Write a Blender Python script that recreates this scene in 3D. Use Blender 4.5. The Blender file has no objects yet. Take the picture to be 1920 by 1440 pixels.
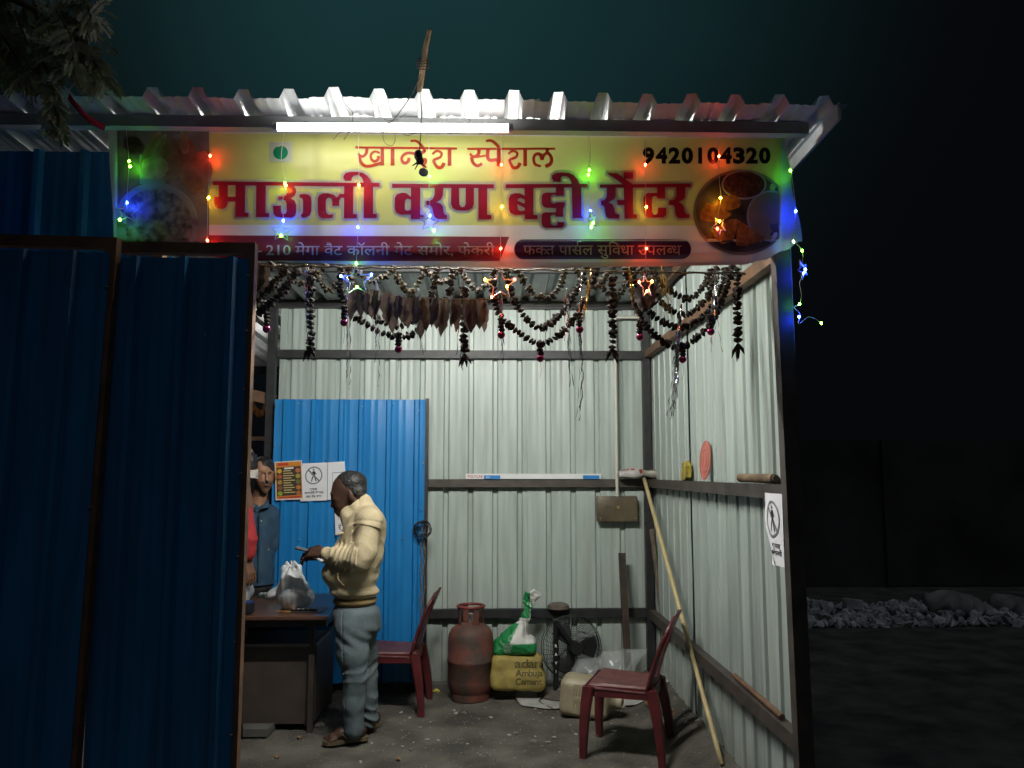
import bpy, bmesh, math, random
import numpy as np
from mathutils import Vector, Matrix, Euler
from mathutils.geometry import tessellate_polygon
R = math.radians
random.seed(7)
rng = np.random.default_rng(7)
scene = bpy.context.scene
COL = scene.collection

# ------------------------------------------------------------------ camera
CAM_H = 1.65; FPX = 1500.0; PITCH = R(6.2); YAW = R(-1.5)
cam_data = bpy.data.cameras.new('camera')
cam_data.sensor_width = 36.0; cam_data.lens = 36.0 * FPX / 1920.0
cam_data.clip_start = 0.05; cam_data.clip_end = 500.0
cam = bpy.data.objects.new('camera', cam_data)
cam.location = (0, 0, CAM_H); cam.rotation_euler = (math.pi / 2 + PITCH, 0, YAW)
COL.objects.link(cam); scene.camera = cam

# ------------------------------------------------------------------ world: hazy night sky
world = bpy.data.worlds.new('World'); scene.world = world; world.use_nodes = True
wn = world.node_tree.nodes; wl = world.node_tree.links
wn.clear()
w_out = wn.new('ShaderNodeOutputWorld'); w_bg = wn.new('ShaderNodeBackground')
w_tc = wn.new('ShaderNodeTexCoord')
w_dot = wn.new('ShaderNodeVectorMath'); w_dot.operation = 'DOT_PRODUCT'
w_dot.inputs[1].default_value = Vector((-0.06, 1.0, 0.66)).normalized()
w_ramp = wn.new('ShaderNodeMapRange'); w_ramp.interpolation_type = 'LINEAR'
w_ramp.inputs[1].default_value = 0.80; w_ramp.inputs[2].default_value = 1.0
w_noise = wn.new('ShaderNodeTexNoise'); w_noise.inputs['Scale'].default_value = 2.2; w_noise.inputs['Detail'].default_value = 3
w_nr = wn.new('ShaderNodeMapRange'); w_nr.inputs[1].default_value = .3; w_nr.inputs[2].default_value = .7
w_nr.inputs[3].default_value = .65; w_nr.inputs[4].default_value = 1.1
w_mul = wn.new('ShaderNodeMath'); w_mul.operation = 'MULTIPLY'
w_mix = wn.new('ShaderNodeMix'); w_mix.data_type = 'RGBA'
w_mix.inputs['A'].default_value = (.0018, .0022, .0030, 1); w_mix.inputs['B'].default_value = (.009, .034, .037, 1)
wl.new(w_tc.outputs['Generated'], w_dot.inputs[0]); wl.new(w_dot.outputs['Value'], w_ramp.inputs[0])
wl.new(w_tc.outputs['Generated'], w_noise.inputs['Vector']); wl.new(w_noise.outputs[0], w_nr.inputs[0])
w_pow = wn.new('ShaderNodeMath'); w_pow.operation = 'POWER'; w_pow.inputs[1].default_value = 3.2
wl.new(w_ramp.outputs[0], w_pow.inputs[0]); wl.new(w_pow.outputs[0], w_mul.inputs[0]); wl.new(w_nr.outputs[0], w_mul.inputs[1])
wl.new(w_mul.outputs[0], w_mix.inputs['Factor']); wl.new(w_mix.outputs['Result'], w_bg.inputs['Color'])
w_bg.inputs['Strength'].default_value = 1.0
wl.new(w_bg.outputs[0], w_out.inputs[0])

# weak soft sun lamp, added as a stand-in for ambient night light
sun_d = bpy.data.lights.new('night_ambient', 'SUN'); sun_d.energy = 0.21; sun_d.angle = R(40); sun_d.color = (.75, .85, 1)
sun = bpy.data.objects.new('night_ambient', sun_d); sun.rotation_euler = (R(24), 0, R(14)); sun.location = (0, 0, 8); COL.objects.link(sun)

vs = scene.view_settings
vs.view_transform = 'Standard'; vs.look = 'None'; vs.exposure = 0.0; vs.gamma = 1.0; vs.use_curve_mapping = False
scene.render.engine = 'CYCLES'
cy = scene.cycles
cy.use_denoising = True; cy.max_bounces = 8; cy.diffuse_bounces = 4; cy.glossy_bounces = 4
cy.transmission_bounces = 6; cy.transparent_max_bounces = 12; cy.sample_clamp_indirect = 3.0
cy.caustics_reflective = False; cy.caustics_refractive = False

FRONT_TUBE = 20.0        # emission of the tube under the eave
INSIDE_TUBE = 660.0      # emission of the tube behind the banner
BULB = 260.0              # emission of a fairy light

# ------------------------------------------------------------------ measuring: a photograph point at a known distance
_f = Vector((-math.sin(YAW) * math.cos(PITCH), math.cos(YAW) * math.cos(PITCH), math.sin(PITCH)))
_r = Vector((math.cos(YAW), math.sin(YAW), 0)); _u = _r.cross(_f)
def ray(x, y): return _f + _r * ((x - 960) / FPX) + _u * ((720 - y) / FPX)
def at(x, y, Y):
    d = ray(x, y); t = Y / d.y
    return Vector((d.x * t, Y, CAM_H + d.z * t))
def ong(x, y, Z=0.0):
    d = ray(x, y); t = (Z - CAM_H) / d.z
    return Vector((d.x * t, d.y * t, Z))
def onx(x, y, X):
    d = ray(x, y); t = X / d.x
    return Vector((X, d.y * t, CAM_H + d.z * t))

# ------------------------------------------------------------------ materials
MATS = {}
def mat(name, col, rough=.6, metal=0.0, var=.15, scale=6.0, bump=0.0, bscale=60.0, stretch=(1, 1, 1), emit=None,
        col2=None, spec=.5, trans=0.0, alpha=1.0, sss=0.0, coat=0.0, detail=4, vcol=False, lo=.35, hi=.65, thru=0.0):
    if name in MATS: return MATS[name]
    m = bpy.data.materials.new(name); m.use_nodes = True
    nt = m.node_tree; n = nt.nodes; l = nt.links; b = n['Principled BSDF']
    b.inputs['Roughness'].default_value = rough; b.inputs['Metallic'].default_value = metal
    b.inputs['Specular IOR Level'].default_value = spec
    if trans: b.inputs['Transmission Weight'].default_value = trans
    if alpha < 1: b.inputs['Alpha'].default_value = alpha
    if coat: b.inputs['Coat Weight'].default_value = coat; b.inputs['Coat Roughness'].default_value = .15
    if sss: b.inputs['Subsurface Weight'].default_value = sss; b.inputs['Subsurface Radius'].default_value = (.02, .008, .005)
    if emit:
        b.inputs['Emission Color'].default_value = (*emit[:3], 1); b.inputs['Emission Strength'].default_value = emit[3]
    tc = n.new('ShaderNodeTexCoord'); mp = n.new('ShaderNodeMapping'); mp.inputs['Scale'].default_value = stretch
    l.new(tc.outputs['Object'], mp.inputs['Vector'])
    c2 = col2 or tuple(c * (1 - var) for c in col)
    no = n.new('ShaderNodeTexNoise'); no.inputs['Scale'].default_value = scale; no.inputs['Detail'].default_value = detail
    l.new(mp.outputs[0], no.inputs['Vector'])
    mr = n.new('ShaderNodeMapRange'); mr.inputs[1].default_value = lo; mr.inputs[2].default_value = hi
    l.new(no.outputs[0], mr.inputs[0])
    mx = n.new('ShaderNodeMix'); mx.data_type = 'RGBA'
    mx.inputs['A'].default_value = (*c2, 1); mx.inputs['B'].default_value = (*col, 1)
    l.new(mr.outputs[0], mx.inputs['Factor'])
    last = mx.outputs['Result']
    if vcol:
        at_ = n.new('ShaderNodeAttribute'); at_.attribute_name = 'Col'
        ml = n.new('ShaderNodeMix'); ml.data_type = 'RGBA'; ml.blend_type = 'MULTIPLY'; ml.inputs['Factor'].default_value = 1
        l.new(last, ml.inputs['A']); l.new(at_.outputs['Color'], ml.inputs['B']); last = ml.outputs['Result']
    l.new(last, b.inputs['Base Color'])
    if thru:
        tr = n.new('ShaderNodeBsdfTranslucent'); ms = n.new('ShaderNodeMixShader'); ms.inputs[0].default_value = thru
        l.new(last, tr.inputs['Color']); l.new(b.outputs[0], ms.inputs[1]); l.new(tr.outputs[0], ms.inputs[2])
        l.new(ms.outputs[0], n['Material Output'].inputs['Surface'])
    if bump:
        n2 = n.new('ShaderNodeTexNoise'); n2.inputs['Scale'].default_value = bscale; n2.inputs['Detail'].default_value = 5
        l.new(mp.outputs[0], n2.inputs['Vector'])
        bp = n.new('ShaderNodeBump'); bp.inputs['Strength'].default_value = bump; bp.inputs['Distance'].default_value = .01
        l.new(n2.outputs[0], bp.inputs['Height']); l.new(bp.outputs[0], b.inputs['Normal'])
    MATS[name] = m
    return m

def srgb(r, g, b):
    f = lambda c: (c / 255 / 12.92) if c / 255 <= .04045 else ((c / 255 + .055) / 1.055) ** 2.4
    return (f(r), f(g), f(b))

M_WALL = mat('wall_sheet_paint', (.43, .50, .455), .42, 0, col2=(.345, .405, .37), scale=3.0, stretch=(6, 6, .5), bump=.04, bscale=8)
def grime(m, dust, amount=.55, height=.42):
    nt = m.node_tree; n = nt.nodes; l = nt.links; b = n['Principled BSDF']
    src = b.inputs['Base Color'].links[0].from_socket
    tc = n.new('ShaderNodeTexCoord'); sp = n.new('ShaderNodeSeparateXYZ'); l.new(tc.outputs['Object'], sp.inputs[0])
    mp = n.new('ShaderNodeMapping'); mp.inputs['Scale'].default_value = (9, 9, .7); l.new(tc.outputs['Object'], mp.inputs[0])
    st = n.new('ShaderNodeTexNoise'); st.inputs['Scale'].default_value = 1.6; st.inputs['Detail'].default_value = 7; l.new(mp.outputs[0], st.inputs['Vector'])
    r1 = n.new('ShaderNodeMapRange'); r1.inputs[1].default_value = .50; r1.inputs[2].default_value = .74; r1.inputs[4].default_value = amount * .7; l.new(st.outputs[0], r1.inputs[0])
    bl = n.new('ShaderNodeTexNoise'); bl.inputs['Scale'].default_value = 6; bl.inputs['Detail'].default_value = 6; l.new(tc.outputs['Object'], bl.inputs['Vector'])
    ad = n.new('ShaderNodeMath'); ad.operation = 'MULTIPLY_ADD'; ad.inputs[1].default_value = .7; l.new(bl.outputs[0], ad.inputs[0]); l.new(sp.outputs['Z'], ad.inputs[2])
    r2 = n.new('ShaderNodeMapRange'); r2.inputs[1].default_value = height + .35; r2.inputs[2].default_value = .30; r2.inputs[4].default_value = amount; l.new(ad.outputs[0], r2.inputs[0])
    mxm = n.new('ShaderNodeMath'); mxm.operation = 'MAXIMUM'; l.new(r1.outputs[0], mxm.inputs[0]); l.new(r2.outputs[0], mxm.inputs[1])
    mx = n.new('ShaderNodeMix'); mx.data_type = 'RGBA'; l.new(mxm.outputs[0], mx.inputs['Factor']); l.new(src, mx.inputs['A']); mx.inputs['B'].default_value = (*dust, 1)
    l.new(mx.outputs['Result'], b.inputs['Base Color'])
grime(M_WALL, (.20, .19, .155))
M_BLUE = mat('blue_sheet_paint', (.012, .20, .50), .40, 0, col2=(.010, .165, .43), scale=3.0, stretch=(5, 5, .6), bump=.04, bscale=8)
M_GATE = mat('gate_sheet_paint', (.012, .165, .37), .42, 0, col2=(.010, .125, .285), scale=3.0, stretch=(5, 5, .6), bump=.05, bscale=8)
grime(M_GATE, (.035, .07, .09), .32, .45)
M_ROOF = mat('galvanised_sheet', (.52, .54, .54), .40, .25, col2=(.38, .40, .41), scale=5, bump=.05, bscale=14)
M_STEEL = mat('dark_primed_steel', (.030, .032, .034), .5, .2, col2=(.018, .018, .02), scale=14, bump=.08, bscale=90)
M_RAIL = mat('brown_primed_steel', (.075, .060, .050), .55, .1, col2=(.04, .034, .03), scale=10, bump=.08, bscale=90)
M_RUST = mat('rust_primer_steel', (.20, .105, .055), .6, .1, col2=(.10, .055, .032), scale=9, bump=.1, bscale=80)
M_BRIGHT = mat('bright_zinc', (.7, .7, .7), .3, .9)
M_WHITEP = mat('white_plastic', (.78, .78, .74), .4, var=.08)
M_BLACK = mat('black_plastic', (.012, .012, .013), .45, var=.3)
M_WIRE_C = mat('clear_wire', (.62, .62, .55), .35, var=.1)
M_THREAD = mat('dark_thread', (.02, .017, .015), .9)
M_PAPER = mat('white_paper', (.74, .75, .76), .75, var=.06, scale=20, bump=.1, bscale=12)
M_INK = mat('black_ink', (.018, .018, .02), .7, var=.2)
M_GREYINK = mat('grey_ink', (.19, .19, .2), .7, var=.15)

# ------------------------------------------------------------------ mesh helpers
def woff(o):
    v = Vector((0, 0, 0))
    while o is not None:
        v += o.location; o = o.parent
    return v

def tag(o, label=None, cat=None, group=None, kind=None):
    if label: o['label'] = label
    if cat: o['category'] = cat
    if group: o['group'] = group
    if kind: o['kind'] = kind
    return o

def empty(name, loc=(0, 0, 0), rz=0.0, label=None, cat=None, group=None):
    o = bpy.data.objects.new(name, None); o.empty_display_size = .05
    o.location = loc; o.rotation_euler = (0, 0, rz); COL.objects.link(o)
    return tag(o, label, cat, group)

def link_mesh(name, me, parent=None):
    o = bpy.data.objects.new(name, me); COL.objects.link(o)
    if parent is not None: o.parent = parent
    return o

class MB:
    def __init__(s): s.v = []; s.f = []; s.mi = []
    def add(s, vs_, fs_, mi=0):
        k = len(s.v); s.v += [tuple(v) for v in vs_]
        s.f += [tuple(i + k for i in f) for f in fs_]; s.mi += [mi] * len(fs_)
        return s
    def box(s, c, size, rot=None, mi=0, bev=0.0):
        hx, hy, hz = size[0] / 2, size[1] / 2, size[2] / 2
        M = Matrix.Identity(3) if rot is None else (rot if isinstance(rot, Matrix) else Euler(rot).to_matrix())
        c = Vector(c)
        if bev <= 0:
            vs_ = [c + M @ Vector((x * hx, y * hy, z * hz)) for x in (-1, 1) for y in (-1, 1) for z in (-1, 1)]
            return s.add(vs_, [(0, 1, 3, 2), (4, 6, 7, 5), (0, 4, 5, 1), (2, 3, 7, 6), (0, 2, 6, 4), (1, 5, 7, 3)], mi)
        bm = bmesh.new(); bmesh.ops.create_cube(bm, size=1)
        for v in bm.verts: v.co = Vector((v.co.x * size[0], v.co.y * size[1], v.co.z * size[2]))
        bmesh.ops.bevel(bm, geom=bm.edges[:], offset=bev, segments=2, affect='EDGES', profile=.5)
        bm.verts.index_update()
        s.add([c + M @ v.co for v in bm.verts], [[v.index for v in f.verts] for f in bm.faces], mi); bm.free(); return s
    def beam(s, a, b, w, h, mi=0, up=(0, 0, 1)):
        a = Vector(a); b = Vector(b); d = (b - a); L = d.length; d.normalize()
        x = d.cross(Vector(up))
        if x.length < 1e-4: x = d.cross(Vector((0, 1, 0)))
        x.normalize(); z = x.cross(d)
        return s.box((a + b) / 2, (w, L, h), Matrix((x, d, z)).transposed(), mi)
    def tube(s, pts, r, n=8, mi=0, cap=True, closed=False):
        pts = [Vector(p) for p in pts]; m = len(pts)
        rs = r if isinstance(r, (list, tuple)) else [r] * m
        prev = None; vs_ = []
        for i, p in enumerate(pts):
            if closed: d = pts[(i + 1) % m] - pts[i - 1]
            else: d = pts[min(i + 1, m - 1)] - pts[max(i - 1, 0)]
            if d.length < 1e-9: d = Vector((0, 0, 1))
            d.normalize()
            if prev is None:
                x = d.orthogonal().normalized()
            else:
                x = prev - d * prev.dot(d)
                if x.length < 1e-6: x = d.orthogonal()
                x.normalize()
            prev = x; y = d.cross(x)
            vs_ += [p + (x * math.cos(2 * math.pi * k / n) + y * math.sin(2 * math.pi * k / n)) * rs[i] for k in range(n)]
        fs_ = []
        for i in range(m if closed else m - 1):
            j = (i + 1) % m
            for k in range(n): fs_.append((i * n + k, i * n + (k + 1) % n, j * n + (k + 1) % n, j * n + k))
        if cap and not closed:
            fs_.append(tuple(range(n - 1, -1, -1))); fs_.append(tuple((m - 1) * n + k for k in range(n)))
        return s.add(vs_, fs_, mi)
    def lathe(s, prof, c=(0, 0, 0), n=24, mi=0, M=None):
        c = Vector(c); vs_ = []; fs_ = []; M = M or Matrix.Identity(3)
        for r_, z in prof:
            for k in range(n):
                a = 2 * math.pi * k / n
                vs_.append(c + M @ Vector((r_ * math.cos(a), r_ * math.sin(a), z)))
        for i in range(len(prof) - 1):
            for k in range(n): fs_.append((i * n + k, i * n + (k + 1) % n, (i + 1) * n + (k + 1) % n, (i + 1) * n + k))
        fs_.append(tuple(range(n - 1, -1, -1))); fs_.append(tuple((len(prof) - 1) * n + k for k in range(n)))
        return s.add(vs_, fs_, mi)
    def ball(s, c, r, sub=2, mi=0, jit=0.0, M=None):
        bm = bmesh.new(); bmesh.ops.create_icosphere(bm, subdivisions=sub, radius=1)
        rr = r if isinstance(r, (tuple, list)) else (r, r, r); M = M or Matrix.Identity(3)
        vs_ = []
        for v in bm.verts:
            q = v.co * (1 + random.uniform(-jit, jit))
            vs_.append(Vector(c) + M @ Vector((q.x * rr[0], q.y * rr[1], q.z * rr[2])))
        bm.verts.index_update()
        s.add(vs_, [[v.index for v in f.verts] for f in bm.faces], mi); bm.free(); return s
    def grid(s, fn, nu, nv, mi=0, thick=0.0, tdir=None, skip=None):
        """fn(u,v) -> point, u,v in 0..1; thick gives a closed slab along tdir"""
        vs_ = [Vector(fn(i / nu, j / nv)) for j in range(nv + 1) for i in range(nu + 1)]
        W = nu + 1; fs_ = []
        for j in range(nv):
            for i in range(nu):
                if skip and skip((i + .5) / nu, (j + .5) / nv): continue
                fs_.append((j * W + i, j * W + i + 1, (j + 1) * W + i + 1, (j + 1) * W + i))
        if thick:
            bm = bmesh.new(); bv = [bm.verts.new(v) for v in vs_]
            for f in fs_: bm.faces.new([bv[i] for i in f])
            bm.normal_update()
            nrm = [v.normal.copy() for v in bv]; bound = [e for e in bm.edges if len(e.link_faces) == 1]
            bi = {v: i for i, v in enumerate(bv)}; N = len(vs_)
            td = Vector(tdir) if tdir is not None else None
            vs2 = [v + (td if td is not None else nrm[i]) * thick for i, v in enumerate(vs_)]
            f2 = [tuple(reversed([i + N for i in f])) for f in fs_]
            sides = []
            for e in bound:
                f = e.link_faces[0]; vl = [bi[v] for v in f.verts]; a, b = bi[e.verts[0]], bi[e.verts[1]]
                if vl[(vl.index(a) + 1) % len(vl)] != b: a, b = b, a
                sides.append((b, a, a + N, b + N))
            bm.free(); vs_ = vs_ + vs2; fs_ = fs_ + f2 + sides
        return s.add(vs_, fs_, mi)
    def poly(s, pts, mi=0):
        pts = [Vector(p) for p in pts]
        tr = tessellate_polygon([pts])
        return s.add(pts, [tuple(t) for t in tr], mi)
    def mesh(s, name, mats, off=None, smooth=None):
        me = bpy.data.meshes.new(name)
        vv = s.v if off is None else [(v[0] - off[0], v[1] - off[1], v[2] - off[2]) for v in s.v]
        me.from_pydata(vv, [], s.f)
        for m in (mats if isinstance(mats, (list, tuple)) else [mats]): me.materials.append(m)
        if any(s.mi): me.polygons.foreach_set('material_index', s.mi)
        bm = bmesh.new(); bm.from_mesh(me); bmesh.ops.recalc_face_normals(bm, faces=bm.faces[:]); bm.to_mesh(me); bm.free()
        if smooth is not None:
            me.polygons.foreach_set('use_smooth', [True] * len(me.polygons))
            if smooth < 3.1: me.set_sharp_from_angle(angle=smooth)
        me.update(); return me
    def build(s, name, mats, parent=None, world=True, smooth=None):
        """world=True: coordinates are in the world, parents are only translated"""
        off = woff(parent) if (parent is not None and world) else None
        return link_mesh(name, s.mesh(name, mats, off, smooth), parent)
    def thing(s, name, mats, label, cat, group=None, base=None, smooth=None):
        """a top-level thing of one mesh, origin at its base"""
        if base is None:
            a = np.array(s.v); base = ((a[:, 0].min() + a[:, 0].max()) / 2, (a[:, 1].min() + a[:, 1].max()) / 2, a[:, 2].min())
        o = link_mesh(name, s.mesh(name, mats, base, smooth)); o.location = base
        return tag(o, label, cat, group)

def spline(pts, n=8):
    """Catmull-Rom through points"""
    P = [Vector(p) for p in pts]; out = []
    for i in range(len(P) - 1):
        p0 = P[max(i - 1, 0)]; p1 = P[i]; p2 = P[i + 1]; p3 = P[min(i + 2, len(P) - 1)]
        for k in range(n):
            t = k / n
            out.append(.5 * ((2 * p1) + (p2 - p0) * t + (2 * p0 - 5 * p1 + 4 * p2 - p3) * t * t + (3 * p1 - p0 - 3 * p2 + p3) * t ** 3))
    out.append(P[-1]); return out

def wob(x, y, z=0.0, seed=0):
    """cheap smooth noise, about -1..1"""
    return (math.sin(1.7 * x + 2.3 * y + .9 * z + seed) + math.sin(-2.9 * x + 1.3 * y + 2.1 * z + 2.1 * seed + 1)
            + math.sin(.8 * x - 3.7 * y + 1.4 * z + 3.3 * seed + 2) + math.sin(4.3 * x + 3.1 * y - 2.6 * z + .7 * seed)) / 3.2

# ------------------------------------------------------------------ implicit surfaces (for bodies, cloth, sacks)
def wobn(P, fr, seed):
    r_ = np.random.default_rng(seed); o = np.zeros(P.shape[:-1], np.float32)
    for _ in range(6):
        d = r_.normal(size=3); d *= fr * r_.uniform(.6, 1.5) / np.linalg.norm(d)
        o += np.sin(P @ d.astype(np.float32) + r_.uniform(0, 6.28))
    return o / 3.0

class SDF:
    def __init__(s): s.p = []
    def cone(s, a, b, ra, rb, k=.03): s.p.append(('c', np.array(a, float), np.array(b, float), ra, rb, k)); return s
    def ell(s, c, r, rot=(0, 0, 0), k=.03, sub=False):
        s.p.append(('e', np.array(c, float), np.array(r, float), np.array(Euler(rot).to_matrix()), sub, k)); return s
    def box(s, c, h, rot=(0, 0, 0), rnd=.01, k=.01, sub=False):
        s.p.append(('b', np.array(c, float), np.array(h, float), np.array(Euler(rot).to_matrix()), (rnd, sub), k)); return s
    def chain(s, pts, rs, k=.03):
        for i in range(len(pts) - 1): s.cone(pts[i], pts[i + 1], rs[i], rs[i + 1], k)
        return s
    def mesh(s, res, disp=None, clip=None):
        lo = np.array([1e9] * 3); hi = -lo; bb = []
        for q in s.p:
            if q[0] == 'c':
                m = max(q[3], q[4]); a = np.minimum(q[1], q[2]) - m; b = np.maximum(q[1], q[2]) + m
            else:
                m = (np.abs(q[3]) @ q[2]) * 1.02; a = q[1] - m; b = q[1] + m
            bb.append((a, b))
            lo = np.minimum(lo, a); hi = np.maximum(hi, b)
        lo -= 6 * res; hi += 6 * res
        n = np.ceil((hi - lo) / res).astype(int) + 1
        ax = [(lo[i] + res * np.arange(n[i])).astype(np.float32) for i in range(3)]
        D = np.full(n, .2, np.float32)
        for q, (a, b) in zip(s.p, bb):
            k = q[5]; m = k + 5 * res
            i0 = np.maximum(((a - m - lo) / res).astype(int), 0); i1 = np.minimum(((b + m - lo) / res).astype(int) + 2, n)
            sl = tuple(slice(i0[i], i1[i]) for i in range(3))
            P = np.stack(np.meshgrid(*[ax[i][sl[i]] for i in range(3)], indexing='ij'), -1)
            if q[0] == 'c':
                ba = (q[2] - q[1]).astype(np.float32); L2 = float(ba @ ba) + 1e-12
                pa = P - q[1].astype(np.float32); t = np.clip((pa @ ba) / L2, 0, 1)
                d = np.linalg.norm(pa - t[..., None] * ba, axis=-1) - (q[3] + (q[4] - q[3]) * t)
                sub = False
            elif q[0] == 'e':
                pl = (P - q[1].astype(np.float32)) @ q[3].astype(np.float32)
                r_ = q[2].astype(np.float32); k0 = np.linalg.norm(pl / r_, axis=-1); k1 = np.linalg.norm(pl / (r_ * r_), axis=-1) + 1e-6
                d = k0 * (k0 - 1) / k1; sub = q[4]
            else:
                pl = np.abs((P - q[1].astype(np.float32)) @ q[3].astype(np.float32)) - (q[2].astype(np.float32) - q[4][0])
                d = np.linalg.norm(np.maximum(pl, 0), axis=-1) + np.minimum(pl.max(-1), 0) - q[4][0]; sub = q[4][1]
            c = D[sl]; d = d.astype(np.float32)
            if sub:
                h = np.clip(.5 - .5 * (c + d) / k, 0, 1); D[sl] = c * (1 - h) - d * h + k * h * (1 - h)
            else:
                h = np.clip(.5 + .5 * (c - d) / k, 0, 1); D[sl] = c * (1 - h) + d * h - k * h * (1 - h)
        if disp is not None or clip is not None:
            near = np.argwhere(np.abs(D) < (max(.03, 4 * res) if disp is not None else .19))
            P = np.stack([ax[i][near[:, i]] for i in range(3)], -1)
            if disp is not None: D[tuple(near.T)] += disp(P)
        if clip is not None:
            P = np.stack(np.meshgrid(*ax, indexing='ij'), -1); D = np.maximum(D, clip(P).astype(np.float32))
        # surface nets
        S = D < 0
        c8 = [(i, j, k) for i in (0, 1) for j in (0, 1) for k in (0, 1)]
        m = np.array(D.shape) - 1
        cnt = sum(S[i:i + m[0], j:j + m[1], k:k + m[2]].astype(np.int8) for i, j, k in c8)
        act = np.argwhere((cnt > 0) & (cnt < 8)); idx = -np.ones(tuple(m), np.int32); idx[tuple(act.T)] = np.arange(len(act))
        acc = np.zeros((len(act), 3)); num = np.zeros(len(act))
        for a in c8:
            for d in range(3):
                if a[d]: continue
                b = list(a); b[d] = 1
                da = D[act[:, 0] + a[0], act[:, 1] + a[1], act[:, 2] + a[2]]; db = D[act[:, 0] + b[0], act[:, 1] + b[1], act[:, 2] + b[2]]
                x = (da < 0) != (db < 0); t = np.where(x, da / np.where(x, da - db, 1), 0)
                p = np.tile(np.array(a, float), (len(act), 1)); p[:, d] = t
                acc += p * x[:, None]; num += x
        V = lo + res * (act + acc / num[:, None])
        F = []
        for d in range(3):
            e1, e2 = (d + 1) % 3, (d + 2) % 3
            sl0 = [slice(None)] * 3; sl1 = [slice(None)] * 3; sl0[d] = slice(0, -1); sl1[d] = slice(1, None)
            A = S[tuple(sl0)]; B = S[tuple(sl1)]; X = np.argwhere(A != B)
            X = X[(X[:, e1] > 0) & (X[:, e2] > 0) & (X[:, e1] < m[e1]) & (X[:, e2] < m[e2])]
            def I(o1, o2):
                q = X.copy(); q[:, e1] -= o1; q[:, e2] -= o2; return idx[tuple(q.T)]
            quad = np.stack([I(1, 1), I(0, 1), I(0, 0), I(1, 0)], -1)
            fl = ~A[tuple(X.T)]; quad[fl] = quad[fl][:, ::-1]
            F.append(quad)
        F = np.concatenate(F); F = F[(F >= 0).all(1)]
        return V, F
    def build(s, name, material, res, parent=None, disp=None, clip=None, color=None, base=None):
        V, F = s.mesh(res, disp, clip)
        off = np.array(woff(parent)) if parent is not None else (np.array(base) if base is not None else np.zeros(3))
        me = bpy.data.meshes.new(name)
        me.vertices.add(len(V)); me.vertices.foreach_set('co', (V - off).astype(np.float32).ravel())
        me.loops.add(F.size); me.loops.foreach_set('vertex_index', F.astype(np.int32).ravel())
        me.polygons.add(len(F)); me.polygons.foreach_set('loop_start', np.arange(0, F.size, 4, dtype=np.int32))
        me.polygons.foreach_set('use_smooth', np.ones(len(F), bool))
        me.update(calc_edges=True); me.validate()
        me.materials.append(material)
        if color is not None:
            ca = me.color_attributes.new('Col', 'FLOAT_COLOR', 'POINT')
            c = np.ones((len(V), 4), np.float32); c[:, :3] = color(V); ca.data.foreach_set('color', c.ravel())
        o = link_mesh(name, me, parent)
        if parent is None and base is not None: o.location = base
        return o

#%%STRUCTURE
# ------------------------------------------------------------------ ground
def bank(x, y):
    t = min(max((x - .98) / .30, 0), 1); t = t * t * (3 - 2 * t)
    out = min(max((x - 1.34) / .3, 0), 1)
    return .15 * t * (1 - out) * (1 if y < 6.6 else 0) * min(max((y - 2.6) / .6, 0), 1)
def ground_z(x, y):
    z = bank(x, y)
    if -3 < x < 3 and 2 < y < 7.5:
        z += .010 * wob(x * 2.1, y * 2.3, 0, 1) + .005 * wob(x * 7, y * 6.3, 0, 2) + .003 * wob(x * 23, y * 21, 0, 5) - .008
    return z
def make_ground():
    xs = [-120, -60, -30, -15, -8, -5, -3.6] + list(np.arange(-3.0, 3.01, .05)) + [3.6, 5, 8, 15, 30, 60, 120]
    ys = [-40, -15, -5, 0, 1.2, 2.0] + list(np.arange(2.4, 7.01, .05)) + [7.6, 9, 12, 18, 30, 60, 160]
    mb = MB(); W = len(xs)
    vs_ = [(x, y, ground_z(x, y)) for y in ys for x in xs]
    fs_ = [(j * W + i, j * W + i + 1, (j + 1) * W + i + 1, (j + 1) * W + i) for j in range(len(ys) - 1) for i in range(W - 1)]
    mb.add(vs_, fs_)
    m = mat('dusty_black_soil', (.135, .125, .104), .95, col2=(.062, .058, .050), scale=3.5, bump=.9, bscale=55, detail=8, spec=.15)
    o = mb.build('ground', m, smooth=4); tag(o, kind='structure')
make_ground()
# loose grit too small to pick up one by one
def make_grit():
    mb = MB(); tet = [(0, 2, 1), (0, 1, 3), (1, 2, 3), (0, 3, 2)]
    for i in range(2600):
        x = random.uniform(-1.7, 1.3); y = random.uniform(3.2, 6.25); s_ = random.choice((.003, .004, .005, .007, .010))
        if random.random() < .5: x, y = random.gauss(.1, .8), random.gauss(5.2, .5)
        if not (-2.2 < x < 1.3 and 3 < y < 6.3): continue
        z = ground_z(x, y); a = random.uniform(0, 6.28)
        vs_ = [(x + s_ * random.uniform(.6, 1.3) * math.cos(a + k * 2.1), y + s_ * random.uniform(.6, 1.3) * math.sin(a + k * 2.1), z - .001) for k in range(3)]
        vs_.append((x, y, z + s_ * random.uniform(.4, 1.0))); mb.add(vs_, tet)
    o = mb.build('grit', mat('pale_grit', (.26, .245, .21), .9, col2=(.07, .066, .058), scale=40), smooth=None); tag(o, 'pale grit and crumbs scattered over the dark soil floor', 'grit', kind='stuff')
make_grit()

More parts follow.
